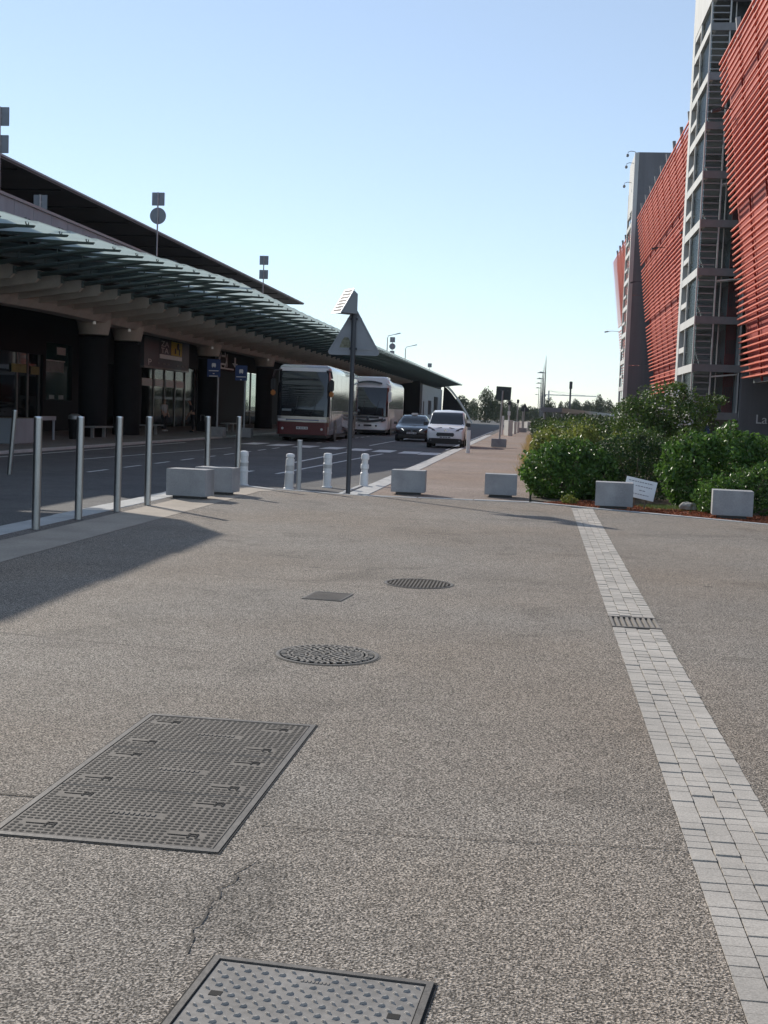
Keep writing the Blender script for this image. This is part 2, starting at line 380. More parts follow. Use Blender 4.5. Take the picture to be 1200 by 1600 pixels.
def rawmesh(name, V, F, material, parent=None):
    """fast mesh of equal quads/triangles from numpy arrays"""
    me = bpy.data.meshes.new(name); V = np.asarray(V, dtype=np.float32); F = np.asarray(F, dtype=np.int32); k = F.shape[1]
    if parent is not None:
        o = OFF.get(parent.name)
        if o is not None: V = V - np.array(o[:], dtype=np.float32)
    me.vertices.add(len(V)); me.vertices.foreach_set('co', V.ravel())
    me.loops.add(F.size); me.loops.foreach_set('vertex_index', F.ravel())
    me.polygons.add(len(F)); me.polygons.foreach_set('loop_start', np.arange(0, F.size, k, dtype=np.int32))
    me.update(calc_edges=True); me.materials.append(M[material] if isinstance(material, str) else material)
    ob = bpy.data.objects.new(name, me); COL.objects.link(ob)
    if parent is not None: ob.parent = parent; OFF[ob.name] = OFF.get(parent.name, Vector((0, 0, 0)))
    return ob
def leaf_arrays(P, Nrm, size, rng, aspect=.5, droop=.4):
    """one folded leaf (two triangles as a bent diamond) at each point, facing roughly along the normals"""
    n = len(P)
    d = Nrm + rng.normal(0, .55, (n, 3)); d /= np.linalg.norm(d, axis=1)[:, None] + 1e-9
    a = np.cross(d, rng.normal(0, 1, (n, 3))); a /= np.linalg.norm(a, axis=1)[:, None] + 1e-9
    a[:, 2] -= droop * rng.random(n); a /= np.linalg.norm(a, axis=1)[:, None]
    b = np.cross(d, a); b /= np.linalg.norm(b, axis=1)[:, None] + 1e-9
    L = (size * rng.uniform(.65, 1.35, n))[:, None]; w = L * aspect
    fold = d * (w * .25)
    V = np.stack([P - a * L * .5, P - b * w * .5 + fold, P + a * L * .5, P + b * w * .5 + fold], axis=1).reshape(-1, 3)
    i = np.arange(n)[:, None] * 4
    F = np.concatenate([i + np.array([[0, 1, 2]]), i + np.array([[0, 2, 3]])], axis=0)
    return V, F
def lobes_points(lobes, n, rng, shell=.72):
    """points near the surface of a set of ellipsoid lobes (c, r), thinned where another lobe covers them"""
    lob = [(np.array(c, float), np.array(r, float)) for c, r in lobes]
    wts = np.array([r[0] * r[1] + r[1] * r[2] + r[0] * r[2] for c, r in lob]); wts /= wts.sum()
    P = []; N = []
    for (c, r), w in zip(lob, wts):
        k = int(n * w * 1.5) + 1
        d = rng.normal(0, 1, (k, 3)); d /= np.linalg.norm(d, axis=1)[:, None]
        bump = 1 + .13 * np.sin(d[:, 0] * 7 + c[0] * 9) * np.sin(d[:, 1] * 6 + c[1] * 5) + .10 * np.sin(d[:, 2] * 8 + d[:, 0] * 5)
        rad = (shell + (1.06 - shell) * rng.random(k) ** .6) * bump
        P.append(c + d * r * rad[:, None]); N.append(d / r / np.linalg.norm(d / r, axis=1)[:, None])
    P = np.concatenate(P); N = np.concatenate(N)
    keep = np.ones(len(P), bool)
    for c, r in lob:
        q = ((P - c) / r); keep &= ~((q ** 2).sum(1) < (shell * .85) ** 2)
    P = P[keep]; N = N[keep]
    if len(P) > n:
        ix = rng.permutation(len(P))[:n]; P = P[ix]; N = N[ix]
    return P, N

# ------------------------------------------------------------------ ground, road, pavements
def sheet(name, poly, z, material, kind='structure', parent=None):
    b = MB(); b.add([(x, y, z) for x, y in poly], [tuple(range(len(poly)))])
    o = b.build(name, material, parent, fix=False)
    if o.data.polygons[0].normal.z < 0: o.data.flip_normals()
    if kind: tag(o, kind=kind)
    return o
tag(sheet('ground', [(-1400, -400), (1400, -400), (1400, 1700), (-1400, 1700)], -.14, 'ground'), 'dry open ground stretching to the horizon')
road = tag(sheet('road', [(-15.0, -30), (-2.9, -30), (-2.9, 330), (-15.0, 330)], -.05, 'asphalt'), 'dark asphalt bus road in front of the terminal')
def sx(y): return .625 + .0062 * y          # left edge of the paver strip
SW = .378
TOP = [(-6.02, 24.7), (-4.85, 23.62), (-3.1, 22.98)]
plaza = tag(sheet('plaza', [(-6.02, -8), (sx(-8), -8), (sx(22.48), 22.48), (.05, 23.12), (-3.1, 22.98), (-4.85, 23.62), (-6.02, 24.7)], 0, 'agg'),
            'wide exposed aggregate forecourt in the foreground')
sheet('plaza', [(sx(-8) + SW, -8), (16, -8), (16, 11.7), (3.85, 20.43), (sx(22.2) + SW, 22.17), ], 0, 'agg')['label'] = 'exposed aggregate forecourt right of the paver strip'
# worn band parallel to the kerb
band = sheet('smooth_band', [(-5.80, -8), (-5.08, -8), (-5.0, 22.9), (-4.62, 23.42), (-4.87, 23.55), (-5.80, 24.35)], .004, 'smooth'); band['label'] = 'smooth tan concrete band beside the kerb'
strip = sheet('band_strip', [(-6.02, -8), (-5.80, -8), (-5.80, 24.4), (-6.02, 24.6)], .004, 'agg_dark'); strip['label'] = 'narrow dark aggregate strip along the kerb'
walk = tag(sheet('walkway', [(-2.98, 23.25), (.02, 23.38), (.02, 330), (-2.98, 330)], .0, 'walk'), 'reddish footpath running beside the hedge')
bed = tag(sheet('planting_bed', [(.06, 23.3), (3.9, 20.55), (16, 11.9), (16, 300), (.06, 300)], -.02, 'soil'), 'planting bed soil between footpath and car park')
tp = tag(sheet('terminal_pavement', [(-60, -30), (-15.22, -30), (-15.22, 330), (-60, 330)], .02, 'pavement'), 'grey paved apron along the terminal front')
isl = sheet('traffic_island', [(-4.9, 23.72), (-3.12, 23.08), (-3.12, 26.9), (-3.5, 28.5), (-4.3, 25.6)], -.035, 'asphalt_old'); isl['label'] = 'patch of worn asphalt between road and footpath'

# kerbs: stones laid one by one
def kerb(name, label, p0, p1, w, h, z, step, gap=.012, jit=0):
    root = tag(bpy.data.objects.new(name, None), label, kind='structure'); COL.objects.link(root); root.location = (*p0, 0)
    p0 = Vector((*p0, 0)); p1 = Vector((*p1, 0)); d = p1 - p0; Ln = d.length; d /= Ln; n = max(1, int(Ln / step)); stp = Ln / n
    rng = random.Random(name + str(p0.x))
    me = None
    for i in range(n):
        if me is None:
            b = MB(); b.box(0, stp - gap, -w / 2, w / 2, -h, 0); o = b.build('kerb_stone', 'kerb', None, bevel=.008, seg=1); me = o.data
        else:
            o = bpy.data.objects.new('kerb_stone', me); COL.objects.link(o)
        o.parent = root; o.location = d * (i * stp) + Vector((0, 0, z + rng.uniform(-.004, .004)))
        o.rotation_euler = (0, 0, math.atan2(d.y, d.x) + rng.uniform(-jit, jit))
    return root
kerb('kerb', 'pale kerb stones along the bollard row', (-6.24, 4), (-6.24, 24.6), .42, .2, .008, 1.0)
kerb('kerb', 'flush kerb stones closing the forecourt towards the footpath', (-6.1, 24.78), (-4.86, 23.66), .12, .2, .008, .8)
kerb('kerb', 'flush kerb stones closing the forecourt at the traffic island', (-4.84, 23.66), (-3.1, 23.03), .12, .2, .008, .9)
kerb('kerb', 'flush kerb stones across the start of the footpath', (-3.08, 23.05), (.04, 23.2), .16, .2, .008, 1.0)
kerb('kerb', 'flush kerb stones edging the planting bed', (.06, 23.18), (12.0, 14.62), .11, .2, .014, 1.0)
kerb('kerb', 'pale kerb stones between road and footpath', (-3.1, 23.3), (-3.1, 96), .22, .2, .010, 1.0)
kerb('gutter', 'flat gutter slabs beside the footpath kerb', (-3.36, 23.3), (-3.36, 96), .24, .2, -.03, 1.0)
kerb('kerb', 'kerb stones along the terminal pavement', (-15.1, 14), (-15.1, 120), .22, .25, .03, 1.6)
kerb('kerb', 'pale block stones stepping up at the start of the gutter', (-3.55, 23.35), (-3.55, 26.2), .10, .2, .0, .7, jit=.03)

# road markings
def stripe(x0, x1, y0, y1, name='road_line', rot=0):
    b = MB(); b.add([(x0, y0, -.046), (x1, y0, -.046), (x1 + rot * (y1 - y0), y1, -.046), (x0 + rot * (y1 - y0), y1, -.046)], [(0, 1, 2, 3)])
    o = b.build(name, 'white_paint', road, fix=False); return o
for i, x in enumerate((-11.9, -10.65, -9.4, -8.15, -6.95, -5.85, -4.75, -3.95)):
    y = 53.2 - (x + 11.9) * .52
    stripe(x - .38, x + .38, y - 1.3, y + 1.5, 'crossing_stripe')
for k in range(26):
    y = 27.4 + 2.55 * k
    if not 48.5 < y < 56: stripe(-10.03, -9.93, y, y + 1.35, 'lane_dash')
for y0, y1 in ((25.2, 31), (36.4, 47.5)): stripe(-7.02, -6.9, y0, y1, 'lane_line')
stripe(-14.4, -14.28, 20, 51, 'edge_line'); stripe(-12.3, -12.2, 33, 47, 'edge_line', .06)
stripe(-6.2, -6.1, 30, 47, 'edge_line', .035); stripe(-7.4, -7.3, 57, 110, 'edge_line')
stripe(-3.75, -3.65, 55, 120, 'edge_line')

# joints and a crack in the forecourt
def jointline(name, pts, w, parent=plaza):
    b = MB(); P = [Vector((x, y, .004)) for x, y in pts]
    for k in range(len(P) - 1):
        d = (P[k + 1] - P[k]).normalized(); n = Vector((-d.y, d.x, 0)) * (w if not isinstance(w, list) else w[k]) / 2
        b.add([P[k] - n, P[k + 1] - n, P[k + 1] + n, P[k] + n], [(0, 1, 2, 3)])
    o = b.build(name, 'joint', parent, fix=False)
    if o.data.polygons[0].normal.z < 0: o.data.flip_normals()
    return o
jointline('joint', [(-5.0, 4.73), (-1.9, 4.715)], .011)
jointline('joint', [(-.96, 4.58), (-.3, 4.59), (.65, 4.66)], .005)
jointline('joint', [(-4.95, 11.8), (-3.3, 11.46), (-1.35, 11.1)], .008)
jointline('joint', [(-5.0, 8.35), (-3.2, 7.95), (-1.9, 7.75)], .006)
jointline('joint', [(-.46, 11.36), (.69, 11.42)], .007)
jointline('joint', [(-.9, 15.6), (.72, 15.7)], .008)
jointline('joint', [(-5.8, 18.55), (-4.9, 17.5)], .02)
rng = random.Random(5)
pts = [(-.90, 4.20), (-.935, 4.08), (-.925, 4.0), (-.955, 3.93), (-.94, 3.86), (-.955, 3.78), (-.94, 3.72), (-.955, 3.62), (-.925, 3.52), (-.935, 3.40)]
cp = []
for (a, b_) in zip(pts, pts[1:]):
    for t in (0, .33, .66): cp.append((a[0] + (b_[0] - a[0]) * t + rng.uniform(-.009, .009), a[1] + (b_[1] - a[1]) * t + rng.uniform(-.01, .01)))
jointline('crack', cp, [rng.uniform(.003, .008) for _ in cp])

# paver strip: the nearest 300 are single parts, the rest one part
pav = tag(bpy.data.objects.new('paver_strip', None), 'pale band of small concrete pavers crossing the forecourt', kind='structure'); COL.objects.link(pav)
pav.location = (sx(3), 3, 0); OFF[pav.name] = Vector(pav.location)
sheet('bedding', [(sx(-8), -8), (sx(-8) + SW, -8), (sx(22.4) + SW, 22.15), (sx(22.4), 22.45)], -.008, 'bedding', kind=None, parent=pav)
cw = SW / 4
rng = random.Random(11)
def paver_verts(x, y, w, l, z):
    q = .0011; return [(x + q, y + q, z - .03), (x + w - q, y + q, z - .03), (x + w - q, y + l - q, z - .03), (x + q, y + l - q, z - .03),
                      (x + q + .0018, y + q + .0018, z), (x + w - q - .0018, y + q + .0018, z), (x + w - q - .0018, y + l - q - .0018, z), (x + q + .0018, y + l - q - .0018, z)]
cells = []
for c in range(4):
    y = 2.6 + rng.uniform(0, .07)
    while y < 22.2:
        l = rng.choice((.070, .073, .076)) if rng.random() > .02 else .15
        if not (9.62 < y + l / 2 < 10.22): cells.append((y, c, l))
        y += l
cells.sort()
base = {}
far = MB()
for i, (y, c, l) in enumerate(cells):
    x = sx(y) + c * cw; z = .002 + rng.uniform(-.003, .003)
    if i < 300:
        if l not in base:
            b = MB(); b.hexa(paver_verts(0, 0, cw, l, 0)); o = b.build('paver', 'paver'); base[l] = o.data
        else:
            o = bpy.data.objects.new('paver', base[l]); COL.objects.link(o)
        o.parent = pav; o.location = Vector((x, y, z)) - Vector(pav.location); o.rotation_euler = (rng.uniform(-.008, .008), rng.uniform(-.008, .008), rng.uniform(-.018, .018))
    else: far.hexa(paver_verts(x + rng.uniform(-.002, .002), y, cw, l, z))
tag(far.build('far_pavers', 'paver', pav, fix=False), kind='stuff')

# drain grate set across the paver strip
g = thing('drain_grate', 'black iron slotted drain grate set across the paver strip', 'grate', (sx(9.9) + SW / 2, 9.92, 0))
for y in (-.26, .23): b = MB(); b.box(-SW / 2, SW / 2, y, y + .03, -.01, .008); b.build('frame_bar', 'iron', g)
b = MB(); b.box(-SW / 2, SW / 2, -.23, .23, -.06, -.02); b.build('channel', 'slot', g)
for i in range(9):
    b = MB(); x = -SW / 2 + .005 + i * (SW - .03) / 8; b.box(x, x + .02, -.23, .23, -.02, .006); b.build('bar', 'iron_stud', g)

# ------------------------------------------------------------------ covers in the forecourt
def ell(b, x, y, rx, ry, rot, z, n=8):
    b.add([(x + rx * math.cos(t) * math.cos(rot) - ry * math.sin(t) * math.sin(rot), y + rx * math.cos(t) * math.sin(rot) + ry * math.sin(t) * math.cos(rot), z)
           for t in [2 * math.pi * i / n for i in range(n)]], [tuple(range(n))])
g = thing('chamber_cover', 'large oblong cast iron chamber cover in three dimpled leaves', 'manhole cover', (-1.46, 5.19, 0), R(-1.0)); g.scale = (.965, .985, 1)
sheet('sealing_joint', [(-.458, -.953), (.458, -.953), (.458, .953), (-.458, .953)], .003, 'slot', None, g)
b = MB()
for x0, x1, y0, y1 in ((-.45, .45, -.945, -.915), (-.45, .45, .915, .945), (-.45, -.425, -.915, .915), (.425, .45, -.915, .915)): b.box(x0, x1, y0, y1, -.01, .006)
b.build('frame', 'iron', g)
for k in range(3):
    y0 = -.912 + k * .609; y1 = y0 + .600
    b = MB(); b.box(-.421, .421, y0, y1, -.02, .005); leaf = b.build('leaf', 'iron_plate', g, bevel=.002, seg=1)
    d = MB(); rr = random.Random(k); nx, ny = 27, 20
    keep = [(-.30, y0 + .11, .075, .03), (.27, y0 + .11, .075, .03), (-.30, y0 + .49, .075, .03), (.27, y0 + .49, .075, .03), (.03, y0 + .30, .105, .022)]
    for i in range(nx):
        for j in range(ny):
            x = -.40 + i * .80 / (nx - 1); y = y0 + .018 + j * (.564) / (ny - 1)
            if any(abs(x - a) < c and abs(y - e) < f for a, e, c, f in keep): continue
            if (i // 3 + j // 4) % 2: ell(d, x, y, .0136, .0082, 0.0, .0062)
            else: ell(d, x, y, .0108, .0105, 0, .0062)
    tag(d.build('dark_dimples', 'slot', leaf, fix=False), kind='stuff')  # flat near-black ellipses laid just above the leaf as its dimple pattern
    for a, e, c, f in keep[:4]:
        s_ = MB(); s_.box(a - .06, a + .06, e - .003, e + .003, .0055, .0075); s_.box(a + .02, a + .028, e - .022, e + .022, .0055, .0075); s_.box(a + .052, a + .06, e - .022, e + .022, .0055, .0075); s_.box(a + .02, a + .06, e + .016, e + .022, .0055, .0075)
        s_.build('lifting_slot', 'slot', leaf)
    t_ = MB()
    for q in range(9): t_.box(-.09 + q * .022, -.078 + q * .022, y0 + .285, y0 + .315, .0055, .0085)
    t_.build('raised_marks', 'iron_plate', leaf)

g = thing('plate_cover', 'square steel tread plate cover with two lifting holes', 'manhole cover', (-.545, 3.085, 0), R(-4.5)); g.scale = (.93, .93, 1)
sheet('sealing_joint', [(-.355, -.355), (.355, -.355), (.355, .355), (-.355, .355)], .003, 'slot', None, g)
b = MB()
for x0, x1, y0, y1 in ((-.345, .345, -.345, -.325), (-.345, .345, .325, .345), (-.345, -.325, -.325, .325), (.325, .345, -.325, .325)): b.box(x0, x1, y0, y1, -.01, .009)
b.build('frame', 'iron', g)
b = MB(); b.box(-.320, .320, -.320, .320, -.02, .004); plate = b.build('plate', mat('tread_steel', (.225, .208, .188), .6, spec=.3, var=.18, vs_=5, fine=.15), g)
d = MB()
for i in range(23):
    for j in range(23):
        x = -.30 + i * .0273; y = -.30 + j * .0273
        if (abs(x + .265) < .03 and abs(y - .11) < .025) or (abs(x - .265) < .03 and abs(y - .11) < .025) or (abs(x) < .06 and abs(y - .255) < .014): continue
        if (i + j) % 2: continue
        rot = R(40) if (i // 1) % 2 else R(-40)
        n = 8
        V = []
        for sc, zz in ((1, .004), (.5, .0098)):
            for t in [2 * math.pi * q / n for q in range(n)]:
                a, c = .0135 * sc * math.cos(t), .0058 * sc * math.sin(t)
                V.append((x + a * math.cos(rot) - c * math.sin(rot), y + a * math.sin(rot) + c * math.cos(rot), zz))
        d.add(V, [(q, (q + 1) % n, n + (q + 1) % n, n + q) for q in range(n)] + [tuple(range(n, 2 * n))])
tag(d.build('tread_studs', mat('tread_stud_steel', (.33, .305, .275), .6, spec=.3, var=.15, vs_=9), plate, smooth=False), kind='stuff')
for x in (-.265, .265):
    b = MB(); b.box(x - .018, x + .018, .095, .125, .0042, .0052); b.build('lifting_hole', 'slot', plate)
b = MB()
for q in range(8): b.box(-.045 + q * .0115, -.038 + q * .0115, .248, .262, .004, .006)
b.build('raised_marks', 'iron_stud', plate)

def manhole(loc, label, r, style):
    g = thing('manhole_cover', label, 'manhole cover', loc); sheet('mortar_surround', [((r + .012) * math.cos(t * math.pi / 16), (r + .012) * math.sin(t * math.pi / 16)) for t in range(32)], .003, 'mortar', None, g)
    b = MB(); b.lathe([(r, -.01), (r, .006), (r - .012, .008), (r - .022, .006), (r - .024, -.01)], 40); b.build('frame_ring', 'iron', g, smooth=True)
    b = MB(); b.lathe([(r - .028, -.01), (r - .028, .003)], 40); lid = b.build('lid', 'slot' if style == 'radial' else 'iron', g)
    rr = random.Random(3); d = MB(); R0 = r - .04
    if style == 'radial':
        for ring in range(1, 11):
            q = R0 * ring / 10.3; n = max(4, int(2 * math.pi * q / .043))
            for i in range(n):
                t = 2 * math.pi * (i + .5 * (ring % 2)) / n + rr.uniform(-.03, .03)
                d.obox((q * math.cos(t), q * math.sin(t), .006), (.032, .016, .009), (0, 0, t + (0 if (ring // 2) % 2 else R(70)) + rr.uniform(-.3, .3)))
    else:
        n = 17
        for i in range(n):
            x = -R0 + (i + .5) * 2 * R0 / n; h = math.sqrt(max(0, R0 ** 2 - x * x))
            y = -h + .015
            while y < h - .015:
                d.obox((x, y, .005), (.017, .032, .006), (0, 0, R(25))); y += .045
    tag(d.build('tread_studs', 'iron_stud' if style == 'radial' else 'iron_plate', lid, fix=False), kind='stuff')
manhole((-1.25, 7.92, 0), 'round cast iron manhole cover with bold radial tread beyond the chamber cover', .335, 'radial')
manhole((-.975, 11.5, 0), 'round flat grey manhole cover with fine diagonal ribs', .32, 'bars')
g = thing('valve_cover', 'small square ribbed iron cover between the two manholes', 'manhole cover', (-1.655, 10.42, 0), R(-6))
b = MB()
for x0, x1, y0, y1 in ((-.17, .17, -.22, -.2), (-.17, .17, .2, .22), (-.17, -.15, -.2, .2), (.15, .17, -.2, .2)): b.box(x0, x1, y0, y1, -.01, .007)
b.build('frame', 'iron', g)
b = MB(); b.box(-.148, .148, -.198, .198, -.02, .002); b.build('lid', 'iron', g)
for i in range(11):
    b = MB(); x = -.135 + i * .027; b.box(x - .007, x + .007, -.18, .18, .002, .007); b.build('rib', 'iron_plate', g)

# ------------------------------------------------------------------ bollards, posts, blocks
def bollard_proto():
    g = thing('steel_bollard', 'x', 'bollard', (0, 0, 0))
    b = MB(); b.lathe([(.05, -.02), (.05, 1.352)], 24); b.build('shaft', 'steel', g, smooth=True)
    b = MB(); b.lathe([(.0505, 1.352), (.0505, 1.362), (.046, 1.37), (.02, 1.374)], 24); b.build('cap', 'steel_top', g, smooth=True)
    b = MB(); b.lathe([(.056, 0), (.056, .006), (.0505, .008)], 24); b.build('collar', 'blockbase', g, smooth=True)
    return g
bp = bollard_proto()
row = [(-5.91, 14.47, 'tall steel bollard in the shade, first of the row counted from the forecourt shadow end'),
       (-5.92, 15.93, 'tall steel bollard in the shade, second of the row'),
       (-5.87, 17.34, 'tall steel bollard in the shade, third of the row'),
       (-5.84, 18.68, 'tall sunlit steel bollard just before the pair of concrete blocks'),
       (-5.83, 22.2, 'tall sunlit steel bollard right behind the pair of concrete blocks'),
       (-5.78, 24.35, 'tall sunlit steel bollard at the corner beside a white delineator')]
for i, (x, y, l) in enumerate(row):
    o = bp if i == 0 else copy_tree(bp, (x, y, 0))
    o.location = (x, y, 0); o['label'] = l; o['group'] = 'steel bollards in a row along the kerb'
    rr = random.Random(i); o.rotation_euler = (R(rr.uniform(-.5, .5)), R(rr.uniform(-.4, .8)), rr.random())
lb = copy_tree(bp, (-10.93, 25.3, -.05), label='leaning steel bollard standing out on the asphalt road', group='steel bollards in a row along the kerb'); lb.rotation_euler = (0, R(4.5), 0); del lb['group']

def flatpost(loc, h, label, w=.14, m_='plastic'):
    g = thing('marker_post', label, 'post', loc, R(12))
    b = MB(); b.prism([(-w / 2, -.02), (-w / 2 + .02, -.035), (w / 2 - .02, -.035), (w / 2, -.02), (w / 2, .035), (-w / 2, .035)], 'z', -.02, h - .01); b.build('shaft', m_, g)
    b = MB(); b.box(-w / 2 - .002, w / 2 + .002, -.037, .037, h - .01, h); b.build('cap', 'white', g)
    return g
flatpost((-4.42, 23.75, 0), .97, 'slim pale grey marker post between two white delineators', .09, 'galv')
flatpost((-2.5, 50.4, 0), .93, 'slim pale marker post on the kerb beside the white van', .15)

def delineator(loc, style, label, tilt=0):
    g = thing('delineator', label, 'delineator', loc, 0, 'white plastic delineators on the traffic island'); g.rotation_euler = (0, R(tilt), 0)
    if style == 0: prof = [(.105, 0), (.105, .02), (.092, .03), (.088, .30), (.095, .31), (.095, .335), (.088, .345), (.086, .48)]; top = [(.086, .485), (.086, .60), (.07, .605), (.07, .635), (.088, .64), (.088, .675), (.075, .70), (.03, .715)]
    elif style == 1: prof = [(.11, 0), (.11, .02), (.088, .03), (.084, .28), (.094, .29), (.094, .32), (.086, .33), (.086, .47), (.092, .475), (.092, .50), (.084, .51)]; top = [(.084, .512), (.084, .60), (.09, .605), (.09, .68), (.075, .705), (.03, .715)]
    else: prof = [(.10, 0), (.095, .02), (.088, .28), (.07, .30), (.07, .37), (.088, .38), (.088, .46), (.078, .475)]; top = [(.066, .478), (.066, .565), (.088, .58), (.088, .655), (.075, .69), (.03, .70)]
    b = MB(); b.lathe(prof, 20); b.build('body', 'plastic', g, smooth=True)
    b = MB(); b.lathe(top, 20); b.build('head', 'plastic', g, smooth=True)
    b = MB(); b.lathe([(prof[-1][0] + .003, prof[-1][1] - .11), (prof[-1][0] + .003, prof[-1][1] - .01)], 20); b.build('reflective_band', 'plastic_band', g, smooth=True)
    return g
delineator((-5.78, 24.92, -.04), 1, 'white plastic delineator behind the corner bollard')
delineator((-4.74, 24.4, -.035), 0, 'white plastic delineator leaning slightly, beside the slim marker post', 1.5)
delineator((-4.14, 25.45, -.035), 1, 'upright white plastic delineator standing left of the dark sign pole')
delineator((-3.5, 26.4, -.035), 2, 'white plastic delineator with a narrow waist beside the footpath gutter', 1.0)

def concrete_block(loc, rz, size, label, group='concrete blocks set around the forecourt', tilt=0):
    g = thing('concrete_block', label, 'concrete block', loc, rz, group); w, d, h = size
    b = MB(); b.box(-w / 2, w / 2, -d / 2, d / 2, .05, h); o = b.build('body', 'block', g, bevel=.006)
    b = MB(); b.box(-w * .36, w * .36, -d * .36, d * .36, -.02, .055); b.build('foot', 'blockbase', g)
    g.rotation_euler = (0, tilt, rz); return g
concrete_block((-5.66, 20.47, .0), R(-7), (.70, .42, .50), 'pale concrete block in front of another, beside the steel bollard row')
concrete_block((-5.52, 21.75, .0), R(-7), (.70, .42, .48), 'pale concrete block partly hidden behind its twin by the bollards')
concrete_block((-2.30, 23.95, .0), R(1), (.65, .45, .47), 'grey concrete block at the start of the footpath, kerb side')
concrete_block((-.54, 24.35, .0), R(1), (.62, .45, .45), 'grey concrete block at the start of the footpath, hedge side')
concrete_block((1.52, 22.62, .0), R(-3), (.66, .45, .47), 'grey concrete block at the end of the paver strip')
concrete_block((3.42, 21.58, .0), R(-5), (.66, .45, .47), 'grey concrete block standing before the glossy hedge')

# ------------------------------------------------------------------ warning sign with solar unit
g = thing('warning_sign', 'triangular warning sign seen from behind with a solar unit on its pole', 'road sign', (-3.43, 23.6, 0)); OFF[g.name] = Vector((0, 0, 0))
b = MB(); b.lathe([(.045, -.03), (.045, 3.42)], 16); b.build('pole', 'darkpole', g, smooth=True)
def rounded_tri(w, h, z0, cx, r):
    P = [Vector((cx - w / 2, z0)), Vector((cx + w / 2, z0)), Vector((cx, z0 + h))]; out = []
    for i in range(3):
        p, a, c = P[i], (P[i - 1] - P[i]).normalized(), (P[(i + 1) % 3] - P[i]).normalized()
        bis = (a + c).normalized(); half = a.angle(c) / 2; ctr = p + bis * (r / math.sin(half))
        s0 = p + a * (r / math.tan(half)); s1 = p + c * (r / math.tan(half))
        for t in range(6):
            v = s0.lerp(s1, t / 5) - ctr; out.append(ctr + v.normalized() * r)
    return [(q.x, q.y) for q in out]
tri = rounded_tri(1.06, .92, 2.62, .01, .055)
b = MB(); b.prism(tri, 'y', .052, .062); tp_ = b.build('panel', 'signback', g)
b = MB(); inner = rounded_tri(.98, .85, 2.645, .01, .05); n = len(tri)
b.add([(x, .052, z) for x, z in tri] + [(x, .052, z) for x, z in inner] + [(x, .034, z) for x, z in tri] + [(x, .034, z) for x, z in inner],
      [(2 * n + i, 2 * n + (i + 1) % n, 3 * n + (i + 1) % n, 3 * n + i) for i in range(n)] + [(i, (i + 1) % n, 2 * n + (i + 1) % n, 2 * n + i) for i in range(n)] + [(n + i, n + (i + 1) % n, 3 * n + (i + 1) % n, 3 * n + i) for i in range(n)])
b.build('folded_rim', 'signback', tp_)
for z in (2.74, 3.30):
    b = MB(); b.box(-.36 if z < 3 else -.13, .38 if z < 3 else .15, .036, .051, z - .018, z + .018); b.build('rail', 'signback', g)
    b = MB(); b.cyl((0, 0, z - .022), (0, 0, z + .022), .055, n=16); b.box(-.075, .075, .02, .036, z - .02, z + .02); b.build('clamp', 'darkpole', g)
b = MB(); b.box(-.31, -.25, -.008 + .055, .0505, 2.75, 2.81); 
st = MB(); st.prism([(-.27, 2.76), (-.06, 2.75), (-.055, 2.86), (-.10, 2.95), (-.17, 2.96), (-.22, 2.90)], 'y', .0485, .0515); st.build('sticker', 'stickermat' if 'stickermat' in M else mat('faded_sticker', (.17, .17, .12), .7, var=.35, vs_=22), tp_)
# solar unit
th = R(33); w = Vector((math.cos(th), math.sin(th), 0)); e = Vector((-math.sin(th), math.cos(th), 0)); z_ = Vector((0, 0, 1))
o0 = Vector((.075, -.10, 3.39))
prof = [(0, 0), (0, .37), (-.075, .43), (-.32, .01)]
b = MB(); V = [o0 + w * a + z_ * c for a, c in prof] + [o0 + w * a + z_ * c + e * .38 for a, c in prof]
b.add(V, [(0, 1, 2, 3), (7, 6, 5, 4), (0, 4, 5, 1), (1, 5, 6, 2), (2, 6, 7, 3), (3, 7, 4, 0)]); b.build('battery_box', 'greybox', g)
A = o0 + w * -.06 + z_ * .455; B_ = o0 + w * -.335 + z_ * -.015
nrm = (B_ - A).cross(e).normalized(); nrm = nrm if nrm.dot(w) < 0 else -nrm
A = A + nrm * .012 - e * .02; B_ = B_ + nrm * .012 - e * .02
b = MB(); b.add([A, A + e * .42, B_ + e * .42, B_, A + nrm * .018, A + e * .42 + nrm * .018, B_ + e * .42 + nrm * .018, B_ + nrm * .018],
                [(0, 1, 2, 3), (7, 6, 5, 4), (0, 4, 5, 1), (1, 5, 6, 2), (2, 6, 7, 3), (3, 7, 4, 0)]); sp = b.build('solar_panel', 'white', g)
for k in range(7):
    t0 = .05 + k * .131; t1 = t0 + .095
    b = MB(); q = [A.lerp(B_, t0) + e * .025 + nrm * .0195, A.lerp(B_, t0) + e * .395 + nrm * .0195, A.lerp(B_, t1) + e * .395 + nrm * .0195, A.lerp(B_, t1) + e * .025 + nrm * .0195]
    b.add(q + [p + nrm * .002 for p in q], [(0, 1, 2, 3), (7, 6, 5, 4), (0, 4, 5, 1), (1, 5, 6, 2), (2, 6, 7, 3), (3, 7, 4, 0)]); b.build('solar_cell', 'solarcell', sp)

